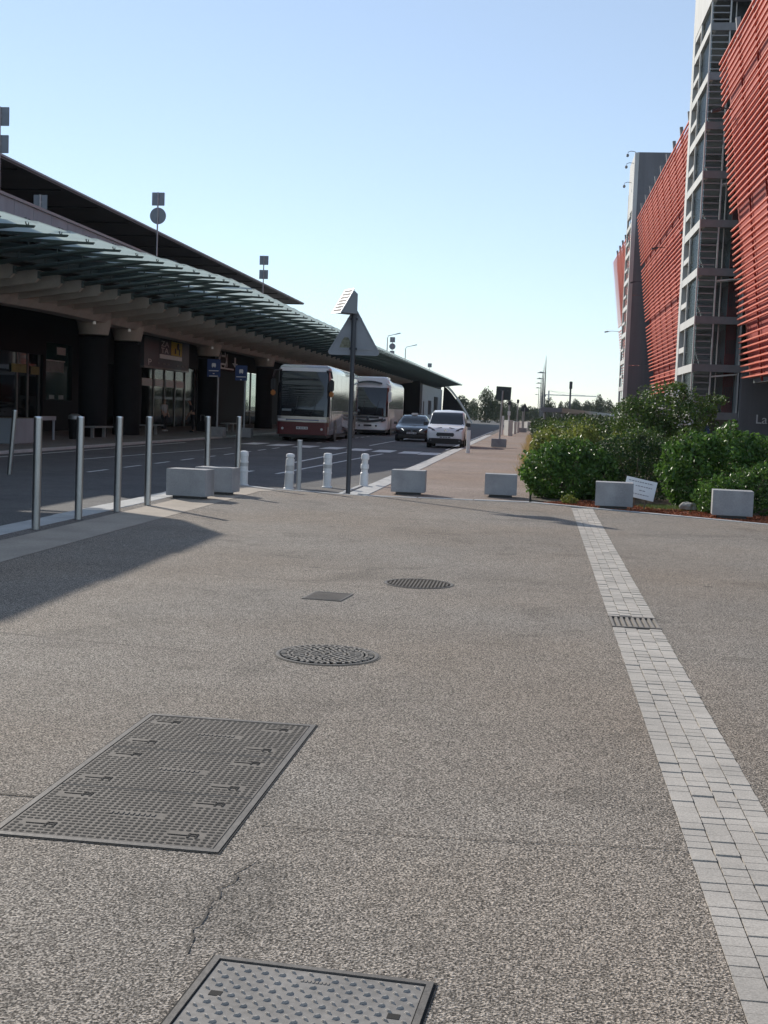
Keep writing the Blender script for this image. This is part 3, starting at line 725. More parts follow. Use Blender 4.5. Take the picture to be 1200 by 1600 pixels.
# ------------------------------------------------------------------ terminal building
T = thing('terminal_building', 'long dark terminal building with a tan concrete beam and deep shaded arcade', 'building', (-23, 60, 0), world=True)
def wall_x(name, x0, x1, y0, y1, z0, z1, holes, material, parent):
    """wall slab in a plane of constant x with rectangular holes (ya, yb, za, zb)"""
    b = MB(); ys = sorted(set([y0, y1] + [h[0] for h in holes] + [h[1] for h in holes]))
    for a, c in zip(ys, ys[1:]):
        hs = sorted([h for h in holes if h[0] <= a and h[1] >= c], key=lambda h: h[2]); z = z0
        for h in hs:
            if h[2] > z: b.box(x0, x1, a, c, z, h[2])
            z = h[3]
        if z < z1: b.box(x0, x1, a, c, z, z1)
    return b.build(name, material, parent)
front = [(51.6, 56.9, 0.1, 3.6), (57.3, 60.7, 1.5, 4.25), (66.0, 69.6, 0.0, 3.6), (72.0, 84.2, 0.0, 3.95), (98.6, 104.8, 0.0, 4.25), (118, 121, 0, 3.2), (134, 140, .9, 3.4)]
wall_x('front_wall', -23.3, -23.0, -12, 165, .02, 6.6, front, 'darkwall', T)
back = [(139.5, 146.6, .9, 6.3), (133.9, 135.0, 2.4, 6.3), (128, 129.2, 2.4, 6.3), (172, 184, .8, 6.4)]
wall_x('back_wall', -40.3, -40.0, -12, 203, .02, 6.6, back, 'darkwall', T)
b = MB(); b.box(-40, -14.8, 202.6, 203, .02, 6.6); b.build('end_wall', 'parapet', T)
b = MB(); b.box(-40, -23.3, -12, -11.7, .02, 6.6); b.build('end_wall', 'darkwall', T)
wall_x('side_wall', -14.9, -14.6, 166, 202.4, .02, 5.2, [(176, 181.5, 1.2, 3.2), (186, 194, 1.2, 3.9), (167.5, 169.5, .05, 3.0)], 'parapet', T)
b = MB(); b.box(-23, -14.9, 165.6, 166, .02, 6.6); b.build('return_wall', 'darkwall', T)
for y0, y1, z0, z1 in ((176, 181.5, 1.2, 3.2), (186, 194, 1.2, 3.9)):
    f = MB(); f.box(-14.80, -14.76, y0, y1, z0, z1); w_ = f.build('window', 'glass_dark', T)
    f = MB(); f.box(-14.75, -14.68, (y0 + y1) / 2 - .05, (y0 + y1) / 2 + .05, z0, z1); f.build('mullion', 'doorframe', w_)
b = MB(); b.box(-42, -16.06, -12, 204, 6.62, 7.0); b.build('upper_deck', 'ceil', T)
b = MB(); b.box(-40, -23.3, 60.9, 61.1, .02, 6.6); b.build('partition', 'darkwall', T)
b = MB(); b.box(-30, -23.3, 90.0, 90.2, .02, 6.6); b.build('partition', 'darkwall', T)
b = MB(); b.box(-30.2, -30, -12, 112, 7.0, 11.3); b.build('upper_wall', 'glass_dark', T)
# overhanging upper roof
b = MB(); b.box(-50, -22.02, 8, 118, 11.3, 11.44); rf = b.build('upper_roof', 'soffit', T)
b = MB(); b.box(-22.02, -21.97, 8, 118.05, 11.38, 11.47); b.build('roof_edge_trim', 'roofedge', rf)
for k in range(22):
    y = 12 + k * 5.0
    b = MB(); b.box(-30, -22.3, y, y + .06, 11.25, 11.298); b.build('soffit_seam', 'darkwall', rf)
# shop windows and doors
f = MB(); f.box(-23.16, -23.12, 57.3, 60.7, 1.5, 4.25); pane = f.build('shop_window', mat('teal_pane', (.012, .05, .05), .12, spec=.6), T)
f = MB(); f.box(-23.11, -23.09, 58.9, 60.0, 3.72, 4.08); f.build('notice', 'white', pane)
f = MB(); f.box(-23.11, -23.09, 57.4, 59.8, 2.85, 3.36); f.build('notice', mat('grey_notice', (.33, .36, .36), .6, var=.2, vs_=4), pane)
f = MB(); f.box(-23.10, -23.05, 57.35, 59.85, 3.37, 3.43); f.build('notice_rail', 'white', pane)
for y in (58.0, 59.2):
    f = MB(); f.box(-23.11, -23.09, y, y + .6, 1.55, 1.75); f.build('notice', mat('grey_notice', (.4, .4, .4)), pane)
for y in (51.6, 54.2, 55.4, 56.75):
    f = MB(); f.box(-23.22, -23.12, y, y + .14, .1, 3.6); f.build('door_post', 'doorframe', T)
f = MB(); f.box(-23.12, -23.09, 53.6, 55.2, 2.70, 3.08); f.build('shop_notice', mat('ochre_notice', (.34, .30, .12), .6, var=.15), T)
f = MB(); f.box(-23.12, -23.09, 55.75, 56.7, 2.66, 3.03); f.build('shop_notice', mat('ochre_notice', (.34, .30, .12)), T)
f = MB(); f.box(-23.2, -23.16, 51.7, 56.8, .1, 3.6); f.build('shop_pane', 'glass_dark', T)
for y, nm in ((72.0, 1), (74.6, 0), (76.9, 0), (79.2, 0), (81.5, 0), (84.05, 0)):
    f = MB(); f.box(-23.24, -23.08, y, y + .15, 0, 3.95); f.build('door_post', 'doorframe', T)
for y0, y1 in ((72.2, 74.5), (74.8, 76.8), (77.1, 79.1), (79.4, 81.4), (81.7, 84.0)):
    f = MB(); f.box(-23.17, -23.14, y0, y1, .05, 3.9); p_ = f.build('door_pane', 'glass', T)
    if y1 < 81.6:
        f = MB(); f.box(-23.13, -23.11, y0 + .2, y1 - .1, 2.55, 3.0); f.build('door_notice', 'white', p_)
f = MB(); f.box(-23.2, -23.1, 72, 84.2, 3.95, 4.1); f.build('door_header', 'doorframe', T)
for y in (98.6, 101.2, 104.6):
    f = MB(); f.box(-23.2, -23.08, y, y + .16, 0, 4.25); f.build('door_post', 'doorframe', T)
f = MB(); f.box(-23.16, -23.14, 98.8, 104.6, .05, 4.2); f.build('door_pane', 'glass', T)
f = MB(); f.box(-23.2, -23.06, 98.6, 104.8, 1.05, 1.15); f.build('door_rail', 'doorframe', T)
# portal sign over the entrance
f = MB(); f.box(-20.35, -20.0, 62.9, 71.4, 3.45, 5.0); po = f.build('portal_fascia', 'greysign', T)
f = MB(); f.box(-20.0, -19.96, 65.6, 67.6, 4.05, 4.95); f.build('sign_panel', 'greysign', po)
f = MB(); f.box(-19.995, -19.955, 67.65, 69.75, 4.2, 4.95); f.build('yellow_panel', 'yellow', po)
f = MB(); f.box(-19.99, -19.95, 65.55, 69.75, 3.95, 4.17); f.build('white_strip', 'white', po)
rx = (R(90), 0, R(90))
text('lettering', 'ZA', .42, 'letter', po, (-19.955, 65.7, 4.6), rx, sx=2.6)
text('lettering', 'TA', .42, 'letter', po, (-19.955, 65.7, 4.24), rx, sx=2.6)
text('lettering', 'P', .46, 'letter', po, (-19.985, 63.5, 3.52), rx, sx=2.8)
for y in (65.2, 66.2, 67.0, 68.8, 69.8, 70.6):
    f = MB(); f.box(-19.998, -19.985, y, y + .45, 3.62, 3.72); f.build('small_lettering', mat('dim_lettering', (.22, .22, .23)), po)
b = MB(); b.lathe([(.20, -.01), (.20, .01)], 12, (-19.94, 68.9, 4.72), 'x'); b.box(-19.95, -19.93, 68.3, 68.5, 4.3, 4.6); b.box(-19.95, -19.93, 69.1, 69.25, 4.25, 4.6); b.build('pictogram', 'black', po)
f = MB(); f.box(-20.3, -19.98, 62.9, 71.4, 3.36, 3.45); f.build('portal_rail', 'doorframe', po)
# second fascia with a round mark and an arrow
f = MB(); f.box(-20.3, -20.0, 77.4, 84.5, 3.8, 5.0); po = f.build('portal_fascia', 'darkwall', T)
for a in range(8):
    t = a * math.pi / 4
    f = MB(); f.obox((-19.98, 79.4 + 1.05 * math.cos(t), 4.45 + .26 * math.sin(t)), (.03, .85, .12), (-math.atan2(.26 * math.cos(t), -1.05 * math.sin(t)) * 0 + t + math.pi / 2, 0, 0)); f.build('ring_mark', 'letter', po)
f = MB(); f.box(-19.99, -19.96, 82.5, 82.8, 4.25, 4.75); f.prism([(81.9, 4.35), (83.4, 4.35), (82.65, 4.1)], 'x', -19.99, -19.96); f.build('arrow', 'letter', po)
f = MB(); f.box(-19.99, -19.96, 78.3, 82.3, 3.88, 3.98); f.build('small_lettering', 'letter', po)

# columns with flared tan heads
def column(y, x=-18.7):
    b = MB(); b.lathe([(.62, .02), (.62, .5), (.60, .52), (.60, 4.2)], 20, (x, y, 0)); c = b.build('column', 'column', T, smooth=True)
    b = MB(); b.lathe([(.61, 4.35), (.74, 4.95), (.74, 5.0)], 20, (x, y, 0)); b.build('column_head', 'tan', c, smooth=True)
    return c
for y in (8, 22, 37, 51.8, 56.3, 70.9, 86.2, 101.5, 116.5, 131.5, 146.5, 161.5): column(y, -18.95 if y < 48 else -18.7)
for y in (49.9, 54.4, 69.0, 84.0):     # small white spotlights beside the heads
    b = MB(); b.lathe([(.05, 0), (.07, -.12)], 10, (-18.0, y, 4.80)); b.build('spotlight', mat('spot_lens', (.8, .8, .8), emit=(1, .97, .9), estr=.08), T)
for y in (52.6, 53.6, 54.1):
    b = MB(); b.box(-24.4, -24.1, y, y + .35, 3.48, 3.56); b.build('ceiling_light', mat('ceiling_lamp', (.8, .8, .8), emit=(1, .97, .9), estr=2.5), T)

# ------------------------------------------------------------------ canopy
KX = [(-12, -11.5), (23.4, -11.5), (25.0, -12.45), (25.9, -13.75)], [(30.5, -13.55), (32.17, -13.27), (35.39, -12.8), (38.54, -12.32), (41.35, -11.88), (44.3, -11.5), (46, -11.3), (49.5, -11.3), (62, -11.5), (205, -11.5)]
def tipx(y, K):
    for (a, xa), (c, xc) in zip(K, K[1:]):
        if a <= y <= c: return xa + (xc - xa) * (y - a) / (c - a)
    return K[-1][1] if y > K[-1][0] else K[0][1]
def loft(name, ys, K, poly, material, parent):
    b = MB(); n = len(poly); V = []
    for y in ys:
        dx = tipx(y, K) + 11.4; V += [(x + dx, y, z) for x, z in poly]
    F = [(k * n + i, k * n + (i + 1) % n, (k + 1) * n + (i + 1) % n, (k + 1) * n + i) for k in range(len(ys) - 1) for i in range(n)]
    F += [tuple(range(n)), tuple(range((len(ys) - 1) * n, len(ys) * n))[::-1]]
    b.add(V, F); return b.build(name, material, parent)
def canopy(label, K, bays, root_loc):
    C = thing('glass_canopy', label, 'canopy', root_loc, world=True, group='glass canopies along the terminal front')
    ys = [y for y in bays]
    loft('beam', ys, K, [(-18.9, 4.85), (-18.15, 4.85), (-17.95, 5.1), (-17.95, 6.2), (-18.9, 6.58)], 'tan', C)
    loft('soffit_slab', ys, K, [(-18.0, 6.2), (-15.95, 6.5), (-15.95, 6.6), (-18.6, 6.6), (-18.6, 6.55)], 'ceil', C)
    loft('edge_beam', ys, K, [(-16.0, 6.0), (-15.75, 6.0), (-15.75, 6.5), (-16.0, 6.5)], 'greensteel', C)
    for k, (a, c) in enumerate(zip(ys, ys[1:])):     # parapet panels
        xa, xc = 0, 0; g_ = .015
        b = MB(); b.hexa([(-16.05 + xa, a + g_, 6.93), (-15.93 + xa, a + g_, 6.93), (-15.93 + xc, c - g_, 6.93), (-16.05 + xc, c - g_, 6.93),
                          (-16.05 + xa, a + g_, 7.56), (-15.93 + xa, a + g_, 7.56), (-15.93 + xc, c - g_, 7.56), (-16.05 + xc, c - g_, 7.56)]); b.build('parapet_panel', 'parapet', C)
    b = MB(); b.box(-16.1, -15.88, ys[0], ys[-1], 7.57, 7.66); b.build('parapet_rail', 'roofedge', C)
    rib0 = arm0 = None
    for k, y in enumerate(ys):
        dx = tipx(y, K) + 11.4
        if rib0 is None:
            b = MB(); b.prism([(-17.97, 5.05), (-15.75, 5.36), (-15.62, 5.5), (-15.62, 5.75), (-17.97, 6.22)], 'y', y - .08, y + .08); rib0 = b.build('rib', 'tan', C); rib0.location.x += dx; r_ = rib0; y0_, d0_ = y, dx
            b = MB()
            b.tube([(-15.7, y, 5.62), (-14.2, y, 5.82), (-12.9, y, 6.02), (-11.9, y, 6.12)], [.075, .07, .06, .045], 8)
            b.prism([(-11.4, 6.13), (-11.45, 6.07), (-15.75, 6.16), (-15.75, 6.30)], 'y', y - .05, y + .05)
            b.cyl((-13.4, y, 5.94), (-13.4, y, 6.16), .03, n=6); b.cyl((-14.6, y, 5.76), (-14.6, y, 6.17), .03, n=6)
            b.cyl((-15.62, y, 5.5), (-15.62, y, 5.74), .09, n=8)
            arm0 = b.build('bracket', 'greensteel', C); arm0.location.x += dx; a_ = arm0
            b = MB()
            for s_ in (-.09, .09):
                b.tube([(-11.62, y, 6.13), (-11.62, y + s_, 6.17), (-11.62, y + s_ * 1.25, 6.30)], .016, 6); b.lathe([(.035, 0), (.035, .02)], 8, (-11.62, y + s_ * 1.25, 6.29))
            b.build('clamp', 'greensteel', arm0)
        else:
            r_ = part_copy(rib0, C, (dx - d0_, y - y0_, 0)); a_ = part_copy(arm0, C, (dx - d0_, y - y0_, 0))
            if y < 110:
                for ch in arm0.children: part_copy(ch, a_)
    for k, (a, c) in enumerate(zip(ys, ys[1:])):
        xa, xc = tipx(a, K) + 11.4, tipx(c, K) + 11.4; g_ = .012; l = -.04
        P = [(-11.32 + xa, a + g_, 6.22), (-11.32 + xc, c - g_, 6.22 + l), (-15.7 + xc, c - g_, 6.66 + l), (-15.7 + xa, a + g_, 6.66)]
        b = MB(); b.hexa([P[0], P[1], P[2], P[3]] + [(p[0], p[1], p[2] + .02) for p in P]); b.build('glass_panel', 'canopyglass', C)
    return C
bays = [30.6, 32.17, 33.89, 35.39, 37.0, 38.5, 39.95, 41.4, 42.87, 44.3, 45.7, 47.2]
while bays[-1] < 203: bays.append(bays[-1] + 2.25)
canopy('long pale green glass canopy on tan concrete ribs along the terminal', KX[1], bays, (-18.2, 116, 0))
bays = [-10 + 2.24 * k for k in range(15)] + [23.4, 25.0, 25.9]
canopy('glass canopy of the next hall, whose shadow falls on the forecourt', KX[0], bays, (-18.2, 8, 0))
for o in bpy.data.objects:
    if o.name.startswith('glass_canopy') and 'group' in o: del o['group']
# leaning arch at the far end of the terminal
b = MB(); P = []
for k in range(13):
    t = k / 12; P.append((-14.4 + 4.6 * t ** 1.25, 204 + 5 * t, 6.3 * (1 - t ** 1.7) + .0))
for a, c in zip(P, P[1:]):
    b.hexa([(a[0] - .3, a[1] - .5, a[2] - .25), (a[0] + .3, a[1] - .5, a[2]), (a[0] + .3, a[1] + .5, a[2]), (a[0] - .3, a[1] + .5, a[2] - .25)][:0] or
           [(a[0], a[1] - .5, a[2] - .45), (c[0], c[1] - .5, c[2] - .45), (c[0], c[1] + .5, c[2] - .45), (a[0], a[1] + .5, a[2] - .45),
            (a[0], a[1] - .5, a[2]), (c[0], c[1] - .5, c[2]), (c[0], c[1] + .5, c[2]), (a[0], a[1] + .5, a[2])])
b.build('end_arch', 'cgrey', T)
b = MB(); P2 = [(-14.6, .0)] + [(-14.4 + 4.4 * t ** 1.25, 5.8 * (1 - t ** 1.7)) for t in [k / 8 for k in range(8)]] + [(-10.4, 0)]
b.prism(P2, 'y', 203.2, 203.5); b.build('end_panel', 'darkwall', T)

# ------------------------------------------------------------------ signs and lamps on the upper deck
def deck_sign(y, shapes, label, x=-17.0):
    top = max(z + s for k, z, s in shapes)
    g = thing('deck_road_sign', label, 'road sign', (x, y, 7.0), group='road signs seen from behind on the upper deck')
    b = MB(); b.lathe([(.035, 0), (.035, top - 7.0)], 10); b.build('post', 'galv', g, smooth=True)
    for k, z, s in shapes:
        b = MB()
        if k == 'sq': b.box(-s, s, .04, .06, z - s - 7, z + s - 7); b.build('square_plate', 'signback', g, bevel=.02)
        else: b.lathe([(s, .04), (s, .06)], 24, (0, 0, z - 7), 'y'); b.build('round_plate', 'signback', g)
        b = MB(); b.box(-.05, .05, .0, .045, z - 7 - .04, z - 7 + .04); b.build('bracket', 'galv', g)
deck_sign(38.3, (('sq', 10.35, .29), ('sq', 9.5, .28)), 'two square plates one above the other, on the deck sign nearest the forecourt')
deck_sign(41.6, (('sq', 8.25, .25), ('ci', 7.78, .24)), 'low square plate over a round plate, just above the parapet', -17.0)
deck_sign(55.0, (('sq', 10.62, .29), ('ci', 9.88, .37)), 'square plate above a large round plate on a deck post')
deck_sign(57.3, (('sq', 7.95, .24),), 'small square plate barely above the parapet')
deck_sign(77.2, (('sq', 10.62, .28), ('sq', 9.75, .28)), 'two square plates on the deck post beside the roof tip')
deck_sign(149.7, (('sq', 10.05, .31), ('ci', 9.25, .38), ('sq', 8.45, .28)), 'stack of square, round and square plates far along the deck')
deck_sign(205.0, (('sq', 9.2, .33),), 'single box plate on the last deck post')
def deck_lamp(y, z, x, label):
    g = thing('deck_lamp', label, 'street lamp', (x, y, 7.0), group='lamp posts on the upper deck')
    b = MB(); b.tube([(0, 0, 0), (0, 0, z - 7.4), (.1, 0, z - 7.1), (.5, 0, z - 7.0), (1.1, 0, z - 6.85)], [.09, .06, .05, .045, .04], 8); b.build('post', 'galv', g, smooth=True)
    b = MB(); b.hexa([(1.0, -.12, -6.93 + z), (1.8, -.1, -6.75 + z), (1.8, .1, -6.75 + z), (1.0, .12, -6.93 + z), (1.0, -.1, -6.83 + z), (1.7, -.06, -6.62 + z), (1.7, .06, -6.62 + z), (1.0, .1, -6.83 + z)]); b.build('lamp_head', 'galv', g)
deck_lamp(170, 11.8, -20, 'tall curved lamp post behind the stacked deck signs')
deck_lamp(194.5, 11.6, -20, 'tall curved lamp post standing alone far along the deck')

# ------------------------------------------------------------------ arcade furniture
def bus_stop(x, y, z0, z1, label, w=.66):
    g = thing('bus_stop_sign', label, 'bus stop sign', (x, y, .02), group='blue stop signs on the terminal pavement')
    b = MB(); b.lathe([(.05, .3), (.05, z1 - .1)], 10, (w * .32, .06, 0)); b.build('post', 'galv', g, smooth=True)
    b = MB(); b.box(-w / 2, w / 2, -.02, .02, z0, z1); p = b.build('panel', 'bluesign', g, bevel=.01)
    b = MB(); b.box(-.10, .10, -.032, -.022, z1 - .36, z1 - .22); b.box(-.08, -.04, -.032, -.022, z1 - .40, z1 - .36); b.box(.04, .08, -.032, -.022, z1 - .40, z1 - .36); b.box(-.08, .08, -.032, -.022, z1 - .22, z1 - .19); b.build('bus_pictogram', 'letter', p)
    for zz, ww in ((z1 - .56, .24), (z1 - .70, .04), (z1 - .82, .22)):
        if zz > z0 + .02: b = MB(); b.box(-ww, ww, -.032, -.022, zz - .02, zz + .02); b.build('lettering', 'letter', p)
    b = MB(); b.box(-.1, .62, -.3, .3, 0, .46); b.build('concrete_base', 'block', g, bevel=.02)
bus_stop(-15.55, 60, 2.9, 3.76, 'bright blue stop sign on a post in a concrete base')
bus_stop(-14.32, 60.6, 2.78, 3.52, 'darker blue stop sign near the red coach', .6)
for i, (x, y, l) in enumerate(((-18.0, 50.6, 'low bench beside the first arcade column'), (-18.2, 58.6, 'low bench beyond the paired arcade columns'), (-18.0, 73.5, 'low bench behind the blue stop signs'))):
    g = thing('bench', l, 'bench', (x, y, .02), group='low benches in the arcade')
    b = MB(); b.box(-.28, .28, -1.1, 1.1, .42, .48); b.build('seat', 'galv', g, bevel=.01)
    for s_ in (-.7, .7): b = MB(); b.box(-.06, .06, s_ - .06, s_ + .06, 0, .42); b.build('leg', 'galv', g)
g = thing('planter_box', 'pale grey boxy planter in the arcade shade', 'planter', (-17.7, 41.2, .02))
b = MB(); b.box(-.55, .55, -1.2, 1.2, 0, .85); b.build('tub', 'parapet', g, bevel=.02); b = MB(); b.box(-.46, .46, -1.1, 1.1, .851, .87); b.build('soil', 'soil', g)
g = thing('rack', 'white tubular rack beside the planter', 'rack', (-17.9, 44.6, .02))
for y in (-.8, .8): b = MB(); b.tube([(0, y, 0), (0, y, .85)], .05); b.build('leg', 'parapet', g)
b = MB(); b.box(-.06, .06, -.9, .9, .75, .9); b.build('top_rail', 'parapet', g)
g = thing('litter_bin', 'round grey litter bin before the first column', 'bin', (-17.9, 47.6, .02))
b = MB(); b.lathe([(.2, 0), (.24, .5), (.25, .75), (.22, .8)], 16); b.build('body', 'column', g, smooth=True); b = MB(); b.lathe([(.25, .78), (.25, .92), (.12, 1.0)], 16); b.build('lid', 'galv', g, smooth=True)

# ------------------------------------------------------------------ car park with red slatted front
CP = thing('car_park', 'multi-storey car park clad in leaning red horizontal slats', 'building', (16, 90, 0), world=True)
ZB, ZT, XB, XT = 4.15, 21.6, 11.62, 9.4
def fx(z): return XB + (XT - XB) * (z - ZB) / (ZT - ZB)
def slat_panel(y0, y1, gaps, pitch=.325, z0=ZB, z1=ZT):
    b = MB(); o_ = .42
    b.hexa([(fx(z0) + o_, y0 + .1, z0), (fx(z0) + o_ + .12, y0 + .1, z0), (fx(z0) + o_ + .12, y1 - .1, z0), (fx(z0) + o_, y1 - .1, z0),
            (fx(z1) + o_, y0 + .1, z1 - .05), (fx(z1) + o_ + .12, y0 + .1, z1 - .05), (fx(z1) + o_ + .12, y1 - .1, z1 - .05), (fx(z1) + o_, y1 - .1, z1 - .05)])
    pan = b.build('facade_panel', 'redback', CP)
    n = int((z1 - z0) / pitch) + 1; s0 = None; rr = random.Random(int(y0))
    for k in range(n):
        z = z0 + k * pitch
        if any(abs(z - g_) < pitch * .62 for g_ in gaps): continue
        if s0 is None:
            b = MB(); b.prism([(-.035, -.038), (.06, -.05), (.10, .03), (.03, .048), (-.04, .036)], 'y', y0, y1); s0 = b.build('slat', 'redslat'); s0.parent = pan; s_ = s0
        else:
            s_ = bpy.data.objects.new('slat', s0.data); COL.objects.link(s_); s_.parent = pan
        s_.location = Vector((fx(z), 0, z)) - OFF[pan.name]; s_.rotation_euler = (0, rr.uniform(-.02, .02), 0)
    y = y0 + 1.2
    while y < y1:
        b = MB(); b.obox((fx(z1) + .30, y, z1 + .35), (.22, .30, 1.1), (0, -.128, 0)); b.build('post', 'cband', CP)
        b = MB(); q = .28
        b.hexa([(fx(z0) + q, y - .05, z0 - .3), (fx(z0) + q + .1, y - .05, z0 - .3), (fx(z0) + q + .1, y + .05, z0 - .3), (fx(z0) + q, y + .05, z0 - .3),
                (fx(z1) + q, y - .05, z1), (fx(z1) + q + .1, y - .05, z1), (fx(z1) + q + .1, y + .05, z1), (fx(z1) + q, y + .05, z1)]); b.build('slat_support', 'redback', pan)
        y += 4.6
    return pan
slat_panel(30, 72.6, (6.75, 12.75, 18.8))
slat_panel(82.4, 127.2, (6.0, 11.0, 16.6))
slat_panel(136.0, 164.0, (7.0, 13.0))
# floors behind the panels, closing walls
for y0, y1 in ((30, 72.4), (82.4, 127), (136, 163.8)):
    for k in range(7):
        z = ZB + k * 2.75; b = MB(); b.box(fx(z) + .62, 34, y0, y1, z - .28, z); b.build('parking_deck', 'cband', CP)
b = MB(); b.box(11.75, 34, 73.6, 73.95, 0, 4.45); b.build('ground_wall', 'cdark', CP)
b = MB(); b.box(12.6, 34, 128.5, 128.8, 0, 4.4); b.build('ground_wall', 'cdark', CP)
b = MB(); b.box(33.7, 34, 30, 164, 0, 21.5); b.build('rear_wall', 'cdark', CP)
for y in (31, 45, 59):
    b = MB(); b.lathe([(.3, 0), (.3, 3.9)], 12, (13.2, y, 0)); b.build('pillar', 'cdark', CP)
text('lettering', 'La P', .74, 'letter', CP, (12.68, 73.57, 1.62), (R(90), 0, 0), extrude=.02)
def floodlight(y, z, label, out=.9):
    g = thing('floodlight', label, 'floodlight', (fx(z), y, z), group='floodlights on the slatted front')
    b = MB(); b.tube([(.1, 0, 0), (-out * .6, 0, .06), (-out, 0, 0)], .03, 6); b.build('arm', 'darkpole', g)
    b = MB(); b.obox((-out - .15, 0, -.05), (.5, .35, .14), (0, R(-12), 0)); b.build('lamp_head', 'darkpole', g, bevel=.02)
floodlight(69.5, 18.2, 'floodlight on the taller slatted panel next to the glazed stair tower', .7)
floodlight(86.2, 14.2, 'floodlight on the middle slatted panel close to the stair tower', .7)
floodlight(105, 15.6, 'floodlight halfway along the middle slatted panel', .7)
floodlight(125.5, 15.0, 'floodlight at the far edge of the middle slatted panel')
floodlight(162, 12.6, 'floodlight at the far end of the last slatted panel', 1.5)

# glazed stair tower
TW = thing('stair_tower', 'pale concrete open-framed stair tower with glazed front', 'tower', (10.5, 78, 0), world=True)
LV = [1.98 + 2.735 * k for k in range(10)]
b = MB(); b.box(9.0, 9.35, 81.2, 82.3, 0, 29); b.build('corner_pillar', 'cgrey', TW)
b = MB(); b.box(9.0, 9.07, 73.95, 74.05, 0, 25.2); b.build('corner_post', 'cgrey', TW)
b = MB(); b.box(9.02, 9.12, 78.4, 78.55, 0, 25.4); b.build('mullion', 'cgrey', TW)
b = MB(); b.box(9.0, 9.3, 74.0, 81.2, 25.3, 29); b.build('top_panel', 'cgrey', TW)
b = MB(); b.box(9.3, 14, 74.0, 74.3, 25.3, 29); b.build('top_panel', 'cdark', TW)
b = MB(); b.box(13.7, 14, 74.3, 82, 0, 29); b.build('inner_wall', 'interior', TW)
b = MB(); b.box(9.35, 13.7, 81.9, 82.3, 0, 29); b.build('inner_wall', 'interior', TW)
b = MB(); b.box(11.6, 11.75, 74.6, 81.9, 0, 25); b.build('inner_wall', 'interior', TW)
for k, z in enumerate(LV):
    b = MB(); b.box(9.012, 9.32, 74.06, 81.2, z - .24, z + .22); b.build('slab_edge', 'cgrey', TW)
    b = MB(); b.box(9.08, 13.7, 73.98, 74.3, z - .22, z + .20); b.build('slab_front', 'cband', TW)
    b = MB(); b.box(9.33, 13.7, 74.3, 81.9, z - .12, z + .10); b.build('landing', 'interior', TW)
    if k == len(LV) - 1: continue
    z1 = z + 2.735
    b = MB(); b.box(9.02, 9.30, 78.56, 81.2, z + 1.10, z + 1.42); b.build('half_landing_edge', 'cgrey', TW)
    for s_ in range(8):
        b = MB(); b.box(9.6, 10.9, 75.4 + s_ * .38, 75.4 + s_ * .38 + .36, z + .2 + s_ * .15, z + .3 + s_ * .15); b.build('step', 'cband', TW)
    b = MB(); b.box(9.15, 9.19, 74.3, 78.35, z + .24, z1 - .26); b.build('side_pane', 'tower_glass', TW)
    for q in range(6):
        zz = z + .40 + q * .37; b = MB(); b.box(9.12, 10.02, 74.05, 74.11, zz - .03, zz + .03); b.build('louvre_rail', mat('rail_grey', (.27, .275, .28), .5), TW)
    b = MB(); b.box(10.05, 10.13, 74.02, 74.12, z + .2, z1 - .22); b.build('post', 'cgrey', TW)
    b = MB(); b.box(10.42, 10.48, 74.5, 74.56, z + .2, z1 - .22); b.build('post', 'cgrey', TW)
    b = MB(); b.box(10.14, 11.6, 75.02, 75.06, z + .11, z1 - .13); b.build('front_pane', 'tower_glass', TW)
    if k < 6:
        b = MB(); b.box(11.0, 11.62, 75.3, 75.36, z + .12, z1 - .14); rp = b.build('red_wall', 'redpaint', TW)
        for q in range(4): b = MB(); b.box(11.08 + q * .13, 11.16 + q * .13, 75.27, 75.295, z + .9, z + 1.7); b.build('lettering', mat('dull_red_lettering', (.2, .05, .06)), rp)
        b = MB(); b.box(11.62, 11.70, 74.02, 74.10, z + .2, z1 - .22); b.build('post', 'cgrey', TW)
    if k % 2 == 0 and k < 7:
        b = MB(); b.hexa([(10.2, 74.2, z1 - .52), (11.6, 74.2, z1 - .36), (11.6, 74.9, z1 - .36), (10.2, 74.9, z1 - .52), (10.2, 74.2, z1 - .44), (11.6, 74.2, z1 - .28), (11.6, 74.9, z1 - .28), (10.2, 74.9, z1 - .44)]); b.build('light_bar', 'white', TW)
b = MB(); b.box(9.2, 10.2, 73.7, 73.8, .9, 1.35); b.build('sign_board', 'bluesign', TW)

# dark rendered tower farther along
TW2 = thing('stair_tower', 'dark rendered stair tower with a narrow pale open-framed side', 'tower', (11.5, 132, 0), world=True)
for k in range(4):
    z0 = 0 + k * 7.02; b = MB(); b.box(9.06, 14.5, 128.7, 129.0, z0 + .02, z0 + 7.0); b.build('front_wall', 'cdark', TW2)
b = MB(); b.box(9.0, 9.4, 128.68, 129.4, 0, 28.08); b.build('corner_pillar', 'cgrey', TW2)
b = MB(); b.box(9.0, 9.2, 135.1, 135.6, 0, 25); b.build('corner_pillar', 'cgrey', TW2)
b = MB(); b.box(9.02, 9.3, 129.4, 135.5, 22.6, 28.0); b.build('top_panel', 'cgrey', TW2)
b = MB(); b.box(9.3, 14.5, 128.9, 135.5, 27.9, 28.15); b.build('roof', 'cband', TW2)
b = MB(); b.box(14.2, 14.5, 129, 135.5, 0, 27.9); b.build('inner_wall', 'interior', TW2)
b = MB(); b.box(11, 14.2, 135.2, 135.5, 0, 27.9); b.build('inner_wall', 'interior', TW2)
